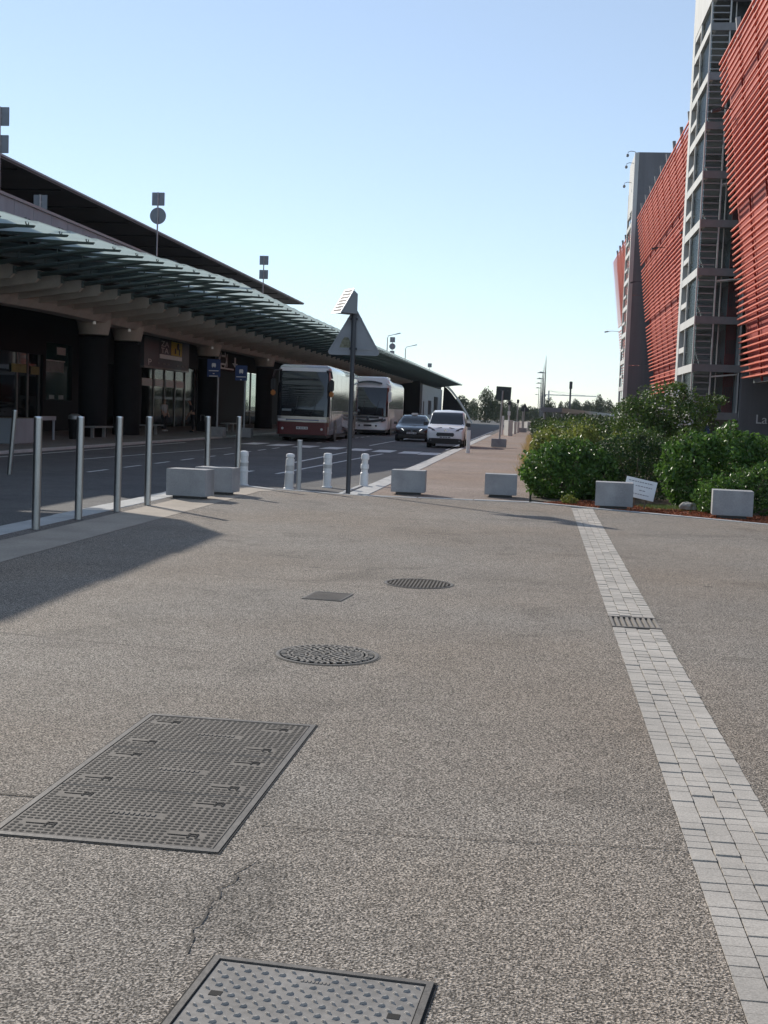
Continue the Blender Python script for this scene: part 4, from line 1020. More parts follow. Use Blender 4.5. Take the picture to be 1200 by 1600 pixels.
for k in range(8):
    z = 2.0 + k * 2.735
    b = MB(); b.box(9.015, 9.32, 129.4, 135.1, z - .24, z + .22); b.build('slab_edge', 'cgrey', TW2)
    b = MB(); b.box(9.02, 9.3, 131.8, 135.1, z + 1.15, z + 1.4); b.build('half_landing_edge', 'cgrey', TW2)
    b = MB(); b.box(9.32, 14.2, 129.0, 135.2, z - .1, z + .1); b.build('landing', 'interior', TW2)
    b = MB(); b.box(9.03, 9.1, 131.7, 131.8, z + .22, z + 2.49); b.build('mullion', 'cgrey', TW2)
for y, z, l in ((129.2, 28.1, 'curved camera bracket on the roof corner of the dark tower'), (130.4, 27.2, 'camera bracket under the roof corner of the dark tower'), (132.2, 25.6, 'lowest camera bracket on the pale side of the dark tower')):
    g = thing('security_camera', l, 'camera', (9.0, y, z), group='cameras on the dark tower')
    b = MB(); b.tube([(.3, 0, -.1), (0, 0, .15), (-.4, 0, .2), (-.66, 0, .1), (-.7, 0, -.1)], .03, 6); b.build('bracket', 'darkpole', g)
    b = MB(); b.lathe([(.05, .05), (.13, 0), (.15, -.16), (.08, -.26)], 10, (-.7, 0, -.12)); b.build('dome', 'greybox', g, smooth=True)

# ------------------------------------------------------------------ vehicles (local: front at y=0 facing -y, length along +y)
M['car_glass'] = mat('vehicle_glass', (.012, .015, .02), .04, spec=.8)
M['coach_silver'] = mat('coach_silver', (.40, .41, .43), .12, metal=.5, var=.04, coat=.5)
M['coach_white'] = mat('coach_white', (.78, .79, .80), .25, coat=.5, var=.03)
M['coach_red'] = mat('coach_red', (.10, .008, .012), .35, coat=.4, var=.08)
M['coach_mirror'] = mat('coach_side_glass', (.30, .33, .36), .06, metal=.75)
M['van_white'] = mat('van_white', (.84, .85, .86), .3, coat=.5, var=.03)
M['taxi_grey'] = mat('taxi_grey', (.016, .018, .022), .25, metal=.0, coat=.6)
M['lens'] = mat('lamp_lens', (.55, .57, .6), .12, spec=.8)
M['lens_dark'] = mat('dark_lens', (.08, .085, .09), .1, spec=.8)
M['lens_lit'] = mat('lit_lamp', (.9, .9, .9), .2, emit=(1, .98, .94), estr=3.0)
M['amber'] = mat('amber_mirror', (.45, .17, .03), .5)
M['chrome'] = mat('chrome', (.6, .61, .62), .12, metal=1.0)
M['plate'] = mat('number_plate', (.62, .63, .64), .5)
def rrect(w, z0, z1, r, n=5):
    pts = []
    for cx, cz, a0 in ((w - r, z1 - r, 0), (-w + r, z1 - r, 90), (-w + r * .4, z0 + r * .4, 180), (w - r * .4, z0 + r * .4, 270)):
        rr = r if a0 < 180 else r * .4
        for i in range(n + 1):
            t = R(a0 + 90 * i / n); pts.append((cx + rr * math.cos(t), cz + rr * math.sin(t)))
    return pts
def wheel(parent, x, y, r, w, rimr=.58):
    b = MB(); s_ = 1 if x > 0 else -1
    b.lathe([(r * .55, -w / 2), (r * .96, -w / 2), (r, -w / 2 + .03), (r, w / 2 - .03), (r * .96, w / 2), (r * .55, w / 2)], 24, (x, y, r), 'x'); wh = b.build('wheel', 'rubber', parent, smooth=True)
    b = MB(); b.lathe([(r * rimr, s_ * (w / 2 - .03)), (r * rimr * .9, s_ * (w / 2 + .005)), (r * .2, s_ * (w / 2 - .02)), (r * .15, s_ * (w / 2 + .02))], 16, (x, y, r), 'x'); b.build('rim', 'galv', wh, smooth=True)
def plate_marks(parent, y, z, w, mname='black'):
    for i, dx in enumerate((-.17, -.12, -.05, 0, .05, .12, .17)):
        b = MB(); b.box(dx * w - .018, dx * w + .018, y - .004, y, z - .03, z + .03); b.build('plate_mark', mname, parent)
def coach(loc, rz, label, L, H, style):
    g = thing('coach', label, 'coach', loc, rz); W = 1.275
    rake = .30 if style == 1 else .62
    def yf(z): return rake * max(0, (z - .9) / (H - .9)) ** (1.6 if style == 1 else 2.4)
    def fr(x): return float(np.interp(abs(x), [0, W - .14, W - .06, W - .015, W], [0, 0, .04, .12, .3]))
    st = [(.0, .14), (.04, .06), (.12, .015), (.3, 0), (L * .35, 0), (L - .2, 0), (L, .1)]
    V = []; N = None
    for y, ins in st:
        hh = H if style == 1 else (H + .10 if y < 1 else H - .12 if y > 3.2 else H + .05)
        top = hh - ins * .8
        q = rrect(W - ins, .32 + ins * .3, top, .22 if style == 1 else .38); N = len(q)
        V += [(x, y + (yf(z) if y < 1 else 0), z) for x, z in q]
    F = [(k * N + i, k * N + (i + 1) % N, (k + 1) * N + (i + 1) % N, (k + 1) * N + i) for k in range(len(st) - 1) for i in range(N)]
    F += [tuple(range(N)), tuple(range((len(st) - 1) * N, len(st) * N))[::-1]]
    b = MB(); b.add(V, F); body = b.build('body', 'coach_silver' if style == 1 else 'coach_white', g, smooth=True)
    z0, z1 = (1.22, H - .28) if style == 1 else (1.3, H - .62)
    b = MB(); b.grid(lambda u, v: ((u - .5) * 2 * (W - .008), yf(z0 + (z1 - z0) * v) - .018 + fr((u - .5) * 2 * (W - .008)), z0 + (z1 - z0) * v + (.0 if style == 1 else -.08 * abs(2 * u - 1) ** 2 * (1 - v))), 30, 10)
    ws = b.build('windscreen', 'car_glass', g, smooth=True)
    for s_ in (-.55, .35):
        b = MB(); b.tube([(s_, yf(z0) - .02, z0 - .02), (s_ + .25, yf(z0 + .5) - .035, z0 + .45), (s_ + .3, yf(z0 + .9) - .035, z0 + .95)], .014, 5); b.build('wiper', 'black', ws)
    b = MB(); b.box(-1.0, -.55, yf(z0 + .3) - .022, yf(z0 + .3) - .017, z0 + .12, z0 + .34); b.build('dash_papers', mat('grey_notice2', (.22, .26, .28), .6), ws)
    # side windows (mirror-like long panes) and joints
    for s_ in (-1, 1):
        n = 6; y0 = .75; span = (L - 1.4) / n
        for k in range(n):
            b = MB(); x = s_ * W; zt = (H - .32 if style == 1 else H - .62)
            b.box(min(x, x + s_ * .012), max(x, x + s_ * .012), y0 + k * span, y0 + (k + 1) * span - .03, 1.52 if style == 1 else 1.75, zt); b.build('side_window', 'coach_mirror', g)
        if style == 1:
            b = MB(); b.box(min(s_ * W, s_ * (W + .008)), max(s_ * W, s_ * (W + .008)), .5, L - .3, 1.38, 1.46); b.build('side_strip', 'chrome', g)
        b = MB(); b.box(min(s_ * W, s_ * (W + .01)), max(s_ * W, s_ * (W + .01)), L - 2.2, L - 1.2, .55, 1.3); b.build('engine_grille', 'black', g)
        b = MB(); b.box(min(s_ * W, s_ * (W + .006)), max(s_ * W, s_ * (W + .006)), 1.0, 1.05, .4, 1.5); b.build('door_joint', 'black', g)
    for y in (2.6, L - 3.6, L - 2.3):
        for s_ in (-1, 1): wheel(g, s_ * (W - .14), y, .5, .3)
        for s_ in (-1, 1):
            b = MB(); b.lathe([(.58, -.02), (.58, .012)], 20, (s_ * (W - .0), y, .5), 'x'); b.build('wheel_arch', 'black', g)
    if style == 1:
        b = MB(); b.grid(lambda u, v: ((u - .5) * 2 * (W - .01), -.02 + fr((u - .5) * 2 * (W - .01)), .34 + .60 * v), 30, 3); bp_ = b.build('bumper', 'coach_red', g, smooth=True)
        b = MB(); b.grid(lambda u, v: ((u - .5) * 2 * (W - .01), -.024 + fr((u - .5) * 2 * (W - .01)), .95 + .26 * v), 30, 3); b.build('front_band', 'coach_silver', g, smooth=True)
        b = MB(); b.box(-.8, .8, -.035, -.015, 1.03, 1.07); b.build('blue_line', mat('blue_line', (.03, .06, .2), .3), g)
        for s_ in (-1, 1):
            b = MB(); b.box(s_ * .98 - .2, s_ * .98 + .2, -.03, .08, .97, 1.1); b.build('headlight', 'lens', g, bevel=.02)
            b = MB(); b.lathe([(.06, 0), (.06, .02)], 10, (s_ * .95, -.04, .62), 'y'); b.build('fog_lamp', 'lens', g)
        b = MB(); b.box(-.28, .28, -.035, -.018, .60, .72); pl = b.build('number_plate', 'plate', g); plate_marks(pl, -.036, .66, 1.3)
        b = MB(); b.grid(lambda u, v: ((u - .5) * 2 * (W - .12), yf(H - .3 + .16 * v) - .02, H - .29 + .17 * v), 6, 2); b.build('roof_visor', 'coach_white', g)
        b = MB(); b.box(-W + .2, W - .2, .5, L - .3, H, H + .03); b.build('roof_skin', 'coach_white', g)
        for s_ in (-1, 1):
            b = MB(); b.tube([(s_ * 1.1, .2, H - .25), (s_ * 1.35, -.15, H - .3), (s_ * 1.42, -.3, H - .6)], .045, 6); ma = b.build('mirror_arm', 'black', g)
            b = MB(); b.obox((s_ * 1.40, -.3, H - .95), (.24, .16, .55)); b.build('mirror_head', 'black', ma, bevel=.05)
            b = MB(); b.obox((s_ * 1.40, -.3, H - 1.36), (.22, .15, .26)); b.build('mirror_cover', 'amber', ma, bevel=.05)
        for x in (-.9, -.62):
            b = MB(); b.lathe([(.05, 0), (.2, .06), (.22, .2), (.1, .33)], 10, (x, yf(1.5) - .0, z0 + .12)); 
    else:
        b = MB(); b.grid(lambda u, v: ((u - .5) * 2 * .82, yf(3.2 + .3 * v) - .03, H - .30 + .12 * v - .12 * (2 * u - 1) ** 2), 10, 2); b.build('roof_slot', 'black', g)
        b = MB(); b.grid(lambda u, v: ((u - .5) * 2 * 1.0, -.02, .98 + .16 * v - .16 * (1 - (2 * u - 1) ** 2)), 12, 1); b.build('front_crease', 'lens_dark', g)
        b = MB(); b.box(-.72, .72, -.025, -.01, 1.10, 1.22); b.build('front_grille', 'lens_dark', g)
        b = MB(); b.lathe([(.10, 0), (.10, .02)], 14, (0, -.04, 1.08), 'y'); b.build('badge', 'chrome', g)
        for s_ in (-1, 1):
            b = MB(); b.obox((s_ * 1.02, -.01, .98), (.32, .06, .13), (0, s_ * R(-18), 0)); b.build('headlight', 'lens_dark', g, bevel=.015)
            b = MB(); b.lathe([(.06, 0), (.06, .02)], 10, (s_ * .55, -.03, .62), 'y'); b.build('fog_lamp', 'black', g)
            b = MB(); b.tube([(s_ * 1.15, .3, H - .35), (s_ * 1.4, -.05, H - .5), (s_ * 1.42, -.15, H - .8)], .06, 6); ma = b.build('mirror_arm', 'coach_white', g)
            b = MB(); b.obox((s_ * 1.40, -.15, H - 1.2), (.22, .22, .75)); b.build('mirror_head', 'coach_white', ma, bevel=.07)
        b = MB(); b.box(-.26, .26, -.03, -.015, .58, .70); pl = b.build('number_plate', 'lens_dark', g)
        b = MB(); b.box(-1.1, 1.1, 1.2, 3.6, H - .02, H + .10); b.build('roof_unit', 'coach_white', g, bevel=.06)
    b = MB(); b.box(-1.15, 1.15, .25, L - .2, .2, .33); b.build('underbody', 'black', g)
    return g
coach((-10.92, 59.1, -.05), R(2.0), 'silver coach with dark red bumper parked under the canopy', 13.4, 3.66, 1)
coach((-10.58, 80.6, -.05), R(1.2), 'white coach with rounded roof parked behind the silver one', 12.6, 3.72, 2)

def carbody(g, st, W, material, zb, tumble):
    """st: list of (y, z_low, z_belt, z_top, halfwidth scale): lofted shell with tumblehome above the belt"""
    V = []; N = 13
    for y, zl, zbelt, zt, ws in st:
        w = W * ws; sec = [(w * .90, zl), (w * .985, zl + .12), (w, (zl + zbelt) / 2), (w * .985, zbelt - .02)]
        h = max(zt - zbelt, .012)
        tw = w * (1 - tumble * min(1, h / .5))
        sec += [(w * .955 if h < .1 else (w * .97 + tw * .0), zbelt + min(.02, h * .3)), (tw, zbelt + h * .82), (tw * .86, zbelt + h * .97)]
        half = sec; V += [(x, y, z) for x, z in half] + [(0, y, zt + .012)] + [(-x, y, z) for x, z in half[::-1]][:]
    N = 15
    F = [(k * N + i, k * N + i + 1, (k + 1) * N + i + 1, (k + 1) * N + i) for k in range(len(st) - 1) for i in range(N - 1)]
    F += [(k * N + N - 1, k * N, (k + 1) * N, (k + 1) * N + N - 1) for k in range(len(st) - 1)]
    F += [tuple(range(N)), tuple(range((len(st) - 1) * N, len(st) * N))[::-1]]
    b = MB(); b.add(V, F); return b.build('body', material, g, smooth=True)
# white van
g = thing('van', 'white delivery van with black bumper driving along the kerb', 'van', (-3.93, 57.5, -.05), R(.6)); W = .87
st = [(.0, .34, .70, .74, .84), (.06, .30, .80, .86, .93), (.22, .30, .88, .95, .98), (.55, .30, .95, 1.02, 1.0), (.95, .30, 1.0, 1.10, 1.0), (1.05, .30, 1.02, 1.18, 1.0), (1.45, .30, 1.05, 1.56, 1.0), (1.75, .30, 1.06, 1.70, 1.0), (2.3, .30, 1.06, 1.76, 1.0), (3.6, .30, 1.06, 1.74, 1.0), (4.1, .32, 1.06, 1.68, .97), (4.16, .4, 1.0, 1.6, .93)]
carbody(g, st, W, 'van_white', .3, .13)
def wsg(zs, ys, z0, z1, w0, w1): return lambda u, v: ((u - .5) * 2 * (w0 + (w1 - w0) * v), float(np.interp(z0 + (z1 - z0) * v, zs, ys)) - .03 + .025 * (2 * u - 1) ** 4, z0 + (z1 - z0) * v - .015 * (2 * u - 1) ** 2)
def wsgrid(y0, z0, y1, z1, w0, w1, bow=.03): return lambda u, v: ((u - .5) * 2 * (w0 + (w1 - w0) * v), y0 + (y1 - y0) * v + bow * (2 * u - 1) ** 2 - .035, z0 + (z1 - z0) * v - .02 * (2 * u - 1) ** 2)
b = MB(); b.grid(wsg([1.09, 1.18, 1.56, 1.70], [.94, 1.05, 1.45, 1.75], 1.10, 1.655, .80, .70), 10, 6); b.build('windscreen', 'car_glass', g, smooth=True)
for s_ in (-1, 1):
    b = MB(); b.hexa([(s_ * .862, 1.35, 1.10), (s_ * .868, 1.35, 1.10), (s_ * .868, 2.2, 1.10), (s_ * .862, 2.2, 1.10), (s_ * .775, 1.75, 1.55), (s_ * .785, 1.75, 1.55), (s_ * .785, 2.2, 1.58), (s_ * .775, 2.2, 1.58)]); b.build('side_window', 'car_glass', g)
    b = MB(); b.obox((s_ * 1.0, 1.22, 1.10), (.2, .12, .17)); b.tube([(s_ * .85, 1.25, 1.08), (s_ * .97, 1.24, 1.08)], .025, 6); b.build('mirror', 'black', g, bevel=.03)
    b = MB(); P = [(s_ * .47, .005, .80), (s_ * .80, .14, .83), (s_ * .83, .22, .97), (s_ * .72, .19, .965), (s_ * .50, .045, .855)]
    b.add([(x, y - .035, z) for x, y, z in P], [tuple(range(5))]); b.add([(x, y + .05, z) for x, y, z in P], [tuple(range(5))]); b.f += [(i, (i + 1) % 5, 5 + (i + 1) % 5, 5 + i) for i in range(5)]; b.build('headlight', 'lens_dark', g)
    for y in (.78, 3.45):
        wheel(g, s_ * .76, y, .31, .2)
        b = MB(); b.lathe([(.37, -.01), (.37, .012)], 18, (s_ * .868, y, .33), 'x'); b.build('wheel_arch', 'black', g)
    b = MB(); b.lathe([(.055, 0), (.055, .02)], 10, (s_ * .66, -.035, .40), 'y'); b.build('fog_lamp', 'lens', g)
    b = MB(); b.obox((s_ * .30, .16, .935), (.28, .02, .03), (R(0), s_ * R(12), 0)); b.build('bonnet_decal', 'lens_dark', g)
gr = [(-.42, .62), (-.36, .55), (.36, .55), (.42, .62), (.38, .72), (-.38, .72)]
b = MB(); b.prism(gr, 'y', -.035, .02); b.build('grille', 'black', g)
b = MB(); b.hexa([(-.80, -.02, .22), (.80, -.02, .22), (.84, .25, .22), (-.84, .25, .22), (-.72, -.045, .46), (.72, -.045, .46), (.83, .25, .44), (-.83, .25, .44)]); b.build('bumper', 'black', g, bevel=.02)
b = MB(); b.box(-.26, .26, -.062, -.045, .46, .56); pl = b.build('number_plate', 'plate', g); plate_marks(pl, -.063, .51, 1.25)
b = MB(); b.lathe([(.07, 0), (.05, .02)], 14, (0, .02, .80), 'y'); b.build('badge', 'chrome', g)
b = MB(); b.box(-.7, .7, .2, 4.0, .2, .3); b.build('underbody', 'black', g)
# taxi
g = thing('taxi', 'dark grey taxi saloon with lit headlamps and a roof light', 'taxi', (-6.45, 67.6, -.05), R(2.0)); W = .92
st = [(.0, .32, .60, .62, .80), (.08, .25, .66, .70, .92), (.3, .24, .74, .78, .98), (.9, .24, .82, .86, 1.0), (1.35, .24, .86, .92, 1.0), (1.5, .24, .88, .97, 1.0), (1.95, .24, .90, 1.28, 1.0), (2.3, .24, .90, 1.42, 1.0), (2.9, .24, .92, 1.45, 1.0), (3.5, .24, .92, 1.36, 1.0), (4.0, .24, .92, 1.10, 1.0), (4.5, .26, .90, .98, .97), (4.68, .34, .84, .90, .88)]
carbody(g, st, W, 'taxi_grey', .24, .24)
b = MB(); b.grid(wsg([.92, .97, 1.28, 1.42], [1.35, 1.5, 1.95, 2.3], .95, 1.385, .78, .60), 10, 6); b.build('windscreen', 'car_glass', g, smooth=True)
for s_ in (-1, 1):
    b = MB(); b.hexa([(s_ * .90, 1.75, .96), (s_ * .91, 1.75, .96), (s_ * .91, 3.8, .97), (s_ * .90, 3.8, .97), (s_ * .70, 2.3, 1.32), (s_ * .71, 2.3, 1.32), (s_ * .71, 3.4, 1.30), (s_ * .70, 3.4, 1.30)]); b.build('side_window', 'car_glass', g)
    b = MB(); b.obox((s_ * 1.0, 1.55, .98), (.18, .1, .13)); b.tube([(s_ * .86, 1.58, .95), (s_ * .95, 1.56, .96)], .02, 6); b.build('mirror', 'black', g, bevel=.03)
    b = MB(); P = [(s_ * .42, .015, .60), (s_ * .78, .10, .62), (s_ * .84, .22, .72), (s_ * .5, .06, .68)]
    b.add([(x, y - .03, z) for x, y, z in P], [(0, 1, 2, 3)]); b.add([(x, y + .05, z) for x, y, z in P], [(0, 1, 2, 3)]); b.f += [(i, (i + 1) % 4, 4 + (i + 1) % 4, 4 + i) for i in range(4)]; b.build('headlight', 'lens_lit', g)
    for y in (.85, 3.75):
        wheel(g, s_ * .80, y, .33, .22)
        b = MB(); b.lathe([(.38, -.01), (.38, .01)], 18, (s_ * .918, y, .34), 'x'); b.build('wheel_arch', 'black', g)
    b = MB(); b.prism([(s_ * .04, .50), (s_ * .30, .50), (s_ * .34, .62), (s_ * .06, .64)], 'y', -.03, .05); b.build('grille', 'black', g)
b = MB(); b.hexa([(-.74, -.02, .24), (.74, -.02, .24), (.86, .2, .24), (-.86, .2, .24), (-.72, -.03, .38), (.72, -.03, .38), (.86, .2, .38), (-.86, .2, .38)]); b.build('bumper', 'black', g, bevel=.02)
b = MB(); b.box(-.26, .26, -.05, -.03, .42, .52); pl = b.build('number_plate', 'plate', g); plate_marks(pl, -.051, .47, 1.2)
b = MB(); b.box(-.18, .18, 2.35, 2.5, 1.44, 1.56); b.build('roof_light', 'white', g, bevel=.03)
b = MB(); b.box(-.75, .75, .2, 4.5, .16, .25); b.build('underbody', 'black', g)

# ------------------------------------------------------------------ people in the arcade
def skin_mesh(name, joints, edges, material, parent, sub=2):
    me = bpy.data.meshes.new(name); me.from_pydata([j[:3] for j in joints], edges, [])
    o = bpy.data.objects.new(name + '_tmp', me); COL.objects.link(o)
    sk = o.modifiers.new('s', 'SKIN'); sk.use_smooth_shade = True
    for v, j in zip(me.skin_vertices[0].data, joints): v.radius = (j[3], j[4] if len(j) > 4 else j[3])
    me.skin_vertices[0].data[0].use_root = True
    ss = o.modifiers.new('d', 'SUBSURF'); ss.levels = sub; ss.render_levels = sub
    dg = bpy.context.evaluated_depsgraph_get(); nm = bpy.data.meshes.new_from_object(o.evaluated_get(dg)); bpy.data.objects.remove(o)
    nm.name = name; nm.materials.clear(); nm.materials.append(M[material]); 
    ob = bpy.data.objects.new(name, nm); COL.objects.link(ob); ob.parent = parent; return ob
M['skin'] = mat('skin', (.36, .22, .16), .6); M['hair'] = mat('dark_hair', (.015, .012, .01), .6)
M['cloth_grey'] = mat('grey_cloth', (.40, .40, .41), .9, var=.08, vs_=12); M['cloth_dark'] = mat('dark_cloth', (.018, .019, .024), .9); M['shoe'] = mat('white_shoe', (.6, .6, .58), .6)
def person(loc, rz, label, top, bend=0.0, armfwd=.1, h=1.0):
    g = thing('person', label, 'person', loc, rz); s_ = h
    # faces +x in local space; bend leans the trunk forward
    cb, sb = math.cos(bend), math.sin(bend)
    def up(x, y, z):      # trunk points rotate about the hip (z=.95)
        dz = z - .95; return (x * cb + dz * sb, y, .95 + dz * cb - x * sb)
    J = [(0, 0, .95, .14, .155), (*up(0, 0, 1.15), .12, .14), (*up(0, 0, 1.36), .125, .17), (*up(0, 0, 1.46), .07, .08), (*up(.01, 0, 1.55), .052, .052), (*up(.02, 0, 1.63), .085, .078), (*up(.02, 0, 1.74), .075, .068)]
    E_ = [(0, 1), (1, 2), (2, 3), (3, 4), (4, 5), (5, 6)]
    for sd in (-1, 1):
        k = len(J); a = armfwd
        J += [(*up(0, sd * .19, 1.40), .055), (*up(a * .5 - .02, sd * .235, 1.14), .043), (*up(a * 1.6 + .08, sd * .22, .92), .034), (*up(a * 1.8 + .12, sd * .21, .84), .03, .042)]
        E_ += [(2, k), (k, k + 1), (k + 1, k + 2), (k + 2, k + 3)]
        for q, (dx, dy) in enumerate(((.02, -.028), (.03, -.01), (.03, .01), (.02, .028))):
            J.append((*up(a * 1.8 + .12 + dx, sd * .21 + dy, .765), .0095)); E_.append((k + 3, len(J) - 1))
        J.append((*up(a * 1.8 + .165, sd * .21 - sd * .02, .82), .011)); E_.append((k + 3, len(J) - 1))
        k = len(J)
        J += [(0, sd * .095, .86, .095), (.015, sd * .10, .50, .062), (-.015, sd * .105, .09, .042), (.06, sd * .11, .045, .04), (.16, sd * .12, .035, .034)]
        E_ += [(0, k), (k, k + 1), (k + 1, k + 2), (k + 2, k + 3), (k + 3, k + 4)]
    body = skin_mesh('body', J, E_, 'skin', g)
    # face: nose, eyes
    b = MB(); c = Vector(up(.105, 0, 1.66)); b.obox(c, (.03, .02, .04)); b.build('nose', 'skin', g, bevel=.006)
    for sd in (-1, 1):
        b = MB(); c = Vector(up(.088, sd * .03, 1.69)); b.lathe([(.004, .0), (.011, .004), (.004, .008)], 8, c, 'x'); b.build('eye', 'black', g)
    # hair
    hc = [(*up(-.025, 0, 1.64), .088, .085), (*up(.0, 0, 1.745), .088, .08)]
    skin_mesh('hair', hc, [(0, 1)], 'hair', g)
    # shirt and trousers, slightly larger shells
    J2 = [(0, 0, .93, .16, .175), (*up(0, 0, 1.15), .145, .165), (*up(0, 0, 1.36), .14, .19), (*up(0, 0, 1.455), .075, .085)]; E2 = [(0, 1), (1, 2), (2, 3)]
    for sd in (-1, 1):
        k = len(J2); J2 += [(*up(0, sd * .195, 1.40), .072), (*up(armfwd * .5 - .02, sd * .24, 1.16), .062)]; E2 += [(2, k), (k, k + 1)]
    skin_mesh('shirt', J2, E2, top, g)
    J3 = [(0, 0, .95, .155, .17)]; E3 = []
    for sd in (-1, 1):
        k = len(J3); J3 += [(0, sd * .095, .85, .108), (.015, sd * .10, .50, .078), (-.012, sd * .105, .10, .066)]; E3 += [(0, k), (k, k + 1), (k + 1, k + 2)]
    skin_mesh('trousers', J3, E3, 'cloth_dark', g)
    for sd in (-1, 1):
        skin_mesh('shoe', [(-.03, sd * .105, .05, .05), (.07, sd * .11, .05, .05), (.19, sd * .12, .042, .042)], [(0, 1), (1, 2)], 'shoe' if top == 'cloth_grey' else 'cloth_dark', g)
    g.scale = (h, h, h); return g
person((-19.8, 66.0, .02), R(-20), 'person in pale grey top and dark trousers standing under the entrance sign', 'cloth_grey', 0, .02)
person((-18.35, 66.6, .02), R(200), 'person in black shirt leaning forward beside the arcade column', 'cloth_dark', R(16), .16, 1.02)
g = thing('suitcase', 'upright dark suitcase next to the leaning person', 'suitcase', (-17.95, 67.0, .02))
b = MB(); b.box(-.2, .2, -.13, .13, .05, .62); b.build('shell', 'column', g, bevel=.03); b = MB(); b.tube([(-.1, .08, .6), (-.1, .08, .95), (.1, .08, .95), (.1, .08, .6)], .012, 6); b.build('handle', 'galv', g)

# ------------------------------------------------------------------ planting
def plant(name, label, cat, loc, lobes, n, size, leaf, seed, group=None, stems=5, shell=.72, aspect=.5, extra=None):
    g = thing(name, label, cat, loc, group=group); rng_ = np.random.default_rng(seed); rr = random.Random(seed); lobes = list(lobes)
    if n > 4000:      # uneven outline: small outgrowths on the big lobes
        for k in range(len(lobes) * 4):
            c, r = lobes[k % (len(lobes))]; t = rr.uniform(0, 6.28); e = rr.uniform(-.1, 1.1); q = rr.uniform(.16, .3)
            lobes.append(((c[0] + r[0] * .88 * math.cos(t) * math.cos(e), c[1] + r[1] * .88 * math.sin(t) * math.cos(e), c[2] + r[2] * .92 * math.sin(e)), (r[0] * q, r[1] * q, r[2] * q * 1.2)))
    P, N = lobes_points(lobes, n, rng_, shell); P = P[P[:, 2] > .01]; N = N[:len(P)] if len(N) != len(P) else N
    V, F = leaf_arrays(P, N, size, rng_, aspect); rawmesh('crown', V, F, leaf, g)
    rr = random.Random(seed); b = MB()
    for k in range(stems):
        c, r = lobes[k % len(lobes)]; x0, y0 = c[0] * .35 + rr.uniform(-.08, .08), c[1] * .35 + rr.uniform(-.08, .08)
        b.tube([(x0, y0, -.03), (x0 * .5 + c[0] * .5, y0 * .5 + c[1] * .5, c[2] * .55), (c[0] + rr.uniform(-.2, .2) * r[0], c[1], c[2] + r[2] * .5)], [.03, .022, .008], 6)
    if n > 4000:      # young shoots standing out of the crown
        SP = []; SN = []; b2 = MB()
        for k in range(int(n / 130)):
            c, r = lobes[rr.randrange(min(len(lobes), 6))]; t = rr.uniform(0, 6.28); e = rr.uniform(.15, 1.35); d_ = Vector((math.cos(t) * math.cos(e), math.sin(t) * math.cos(e), math.sin(e)))
            p0 = Vector(c) + Vector((d_.x * r[0], d_.y * r[1], d_.z * r[2])) * .9; L_ = rr.uniform(.08, .24) * (1.5 if rr.random() < .15 else 1); p1 = p0 + (d_ * .6 + Vector((0, 0, .8))).normalized() * L_
            b2.cyl(p0, p1, .005, .002, 4)
            for q in range(7): SP.append(p0.lerp(p1, .25 + .75 * q / 6) + Vector((rr.uniform(-1, 1), rr.uniform(-1, 1), rr.uniform(-.5, .5))) * .025); SN.append((rr.uniform(-1, 1), rr.uniform(-1, 1), .6))
        V2, F2 = leaf_arrays(np.array([p[:] for p in SP]), np.array(SN, float), size * .85, rng_, aspect, 0); tag(rawmesh('shoot_leaves', V2, F2, leaf, g), kind='stuff'); tag(b2.build('shoots', 'bark', g), kind='stuff')
    st_ = b.build('stems', 'bark', g); tag(st_, kind='stuff')
    if extra: extra(g, rng_)
    return g
# front row
plant('shrub', 'leafy glossy shrub at the corner of the footpath', 'shrub', (.70, 25.15, -.02), [((-.35, 0, .50), (.50, .55, .50)), ((.28, .1, .52), (.52, .55, .60)), ((-.05, -.1, .36), (.66, .5, .40)), ((.62, .2, .45), (.42, .5, .5)), ((.0, .3, .75), (.45, .4, .38))], 8000, .092, 'leafA', 1)
plant('shrub', 'dense dark green shrub between the two glossy ones', 'shrub', (2.1, 25.9, -.02), [((-.2, 0, .62), (.72, .6, .64)), ((.35, .1, .55), (.52, .6, .64)), ((-.5, .2, .5), (.42, .5, .6))], 9500, .06, 'leafB', 2)
plant('shrub', 'large glossy leafed shrub behind the pale rock', 'shrub', (3.62, 24.1, -.02), [((-.55, 0, .66), (.60, .6, .66)), ((.05, .1, .80), (.62, .65, .70)), ((.65, .0, .66), (.62, .6, .64)), ((1.35, .0, .62), (.66, .6, .62)), ((2.1, .0, .6), (.6, .6, .6)), ((-.75, -.25, .32), (.28, .3, .34))], 14500, .10, 'leafA', 3, stems=7)
plant('shrub', 'low spreading shrub beside the grey block at the glossy hedge', 'shrub', (3.45, 22.55, -.02), [((-.18, 0, .30), (.36, .32, .34)), ((.2, .1, .36), (.34, .32, .40)), ((.62, .15, .42), (.5, .35, .46)), ((1.3, 0, .34), (.5, .3, .40))], 5200, .07, 'leafA', 4)
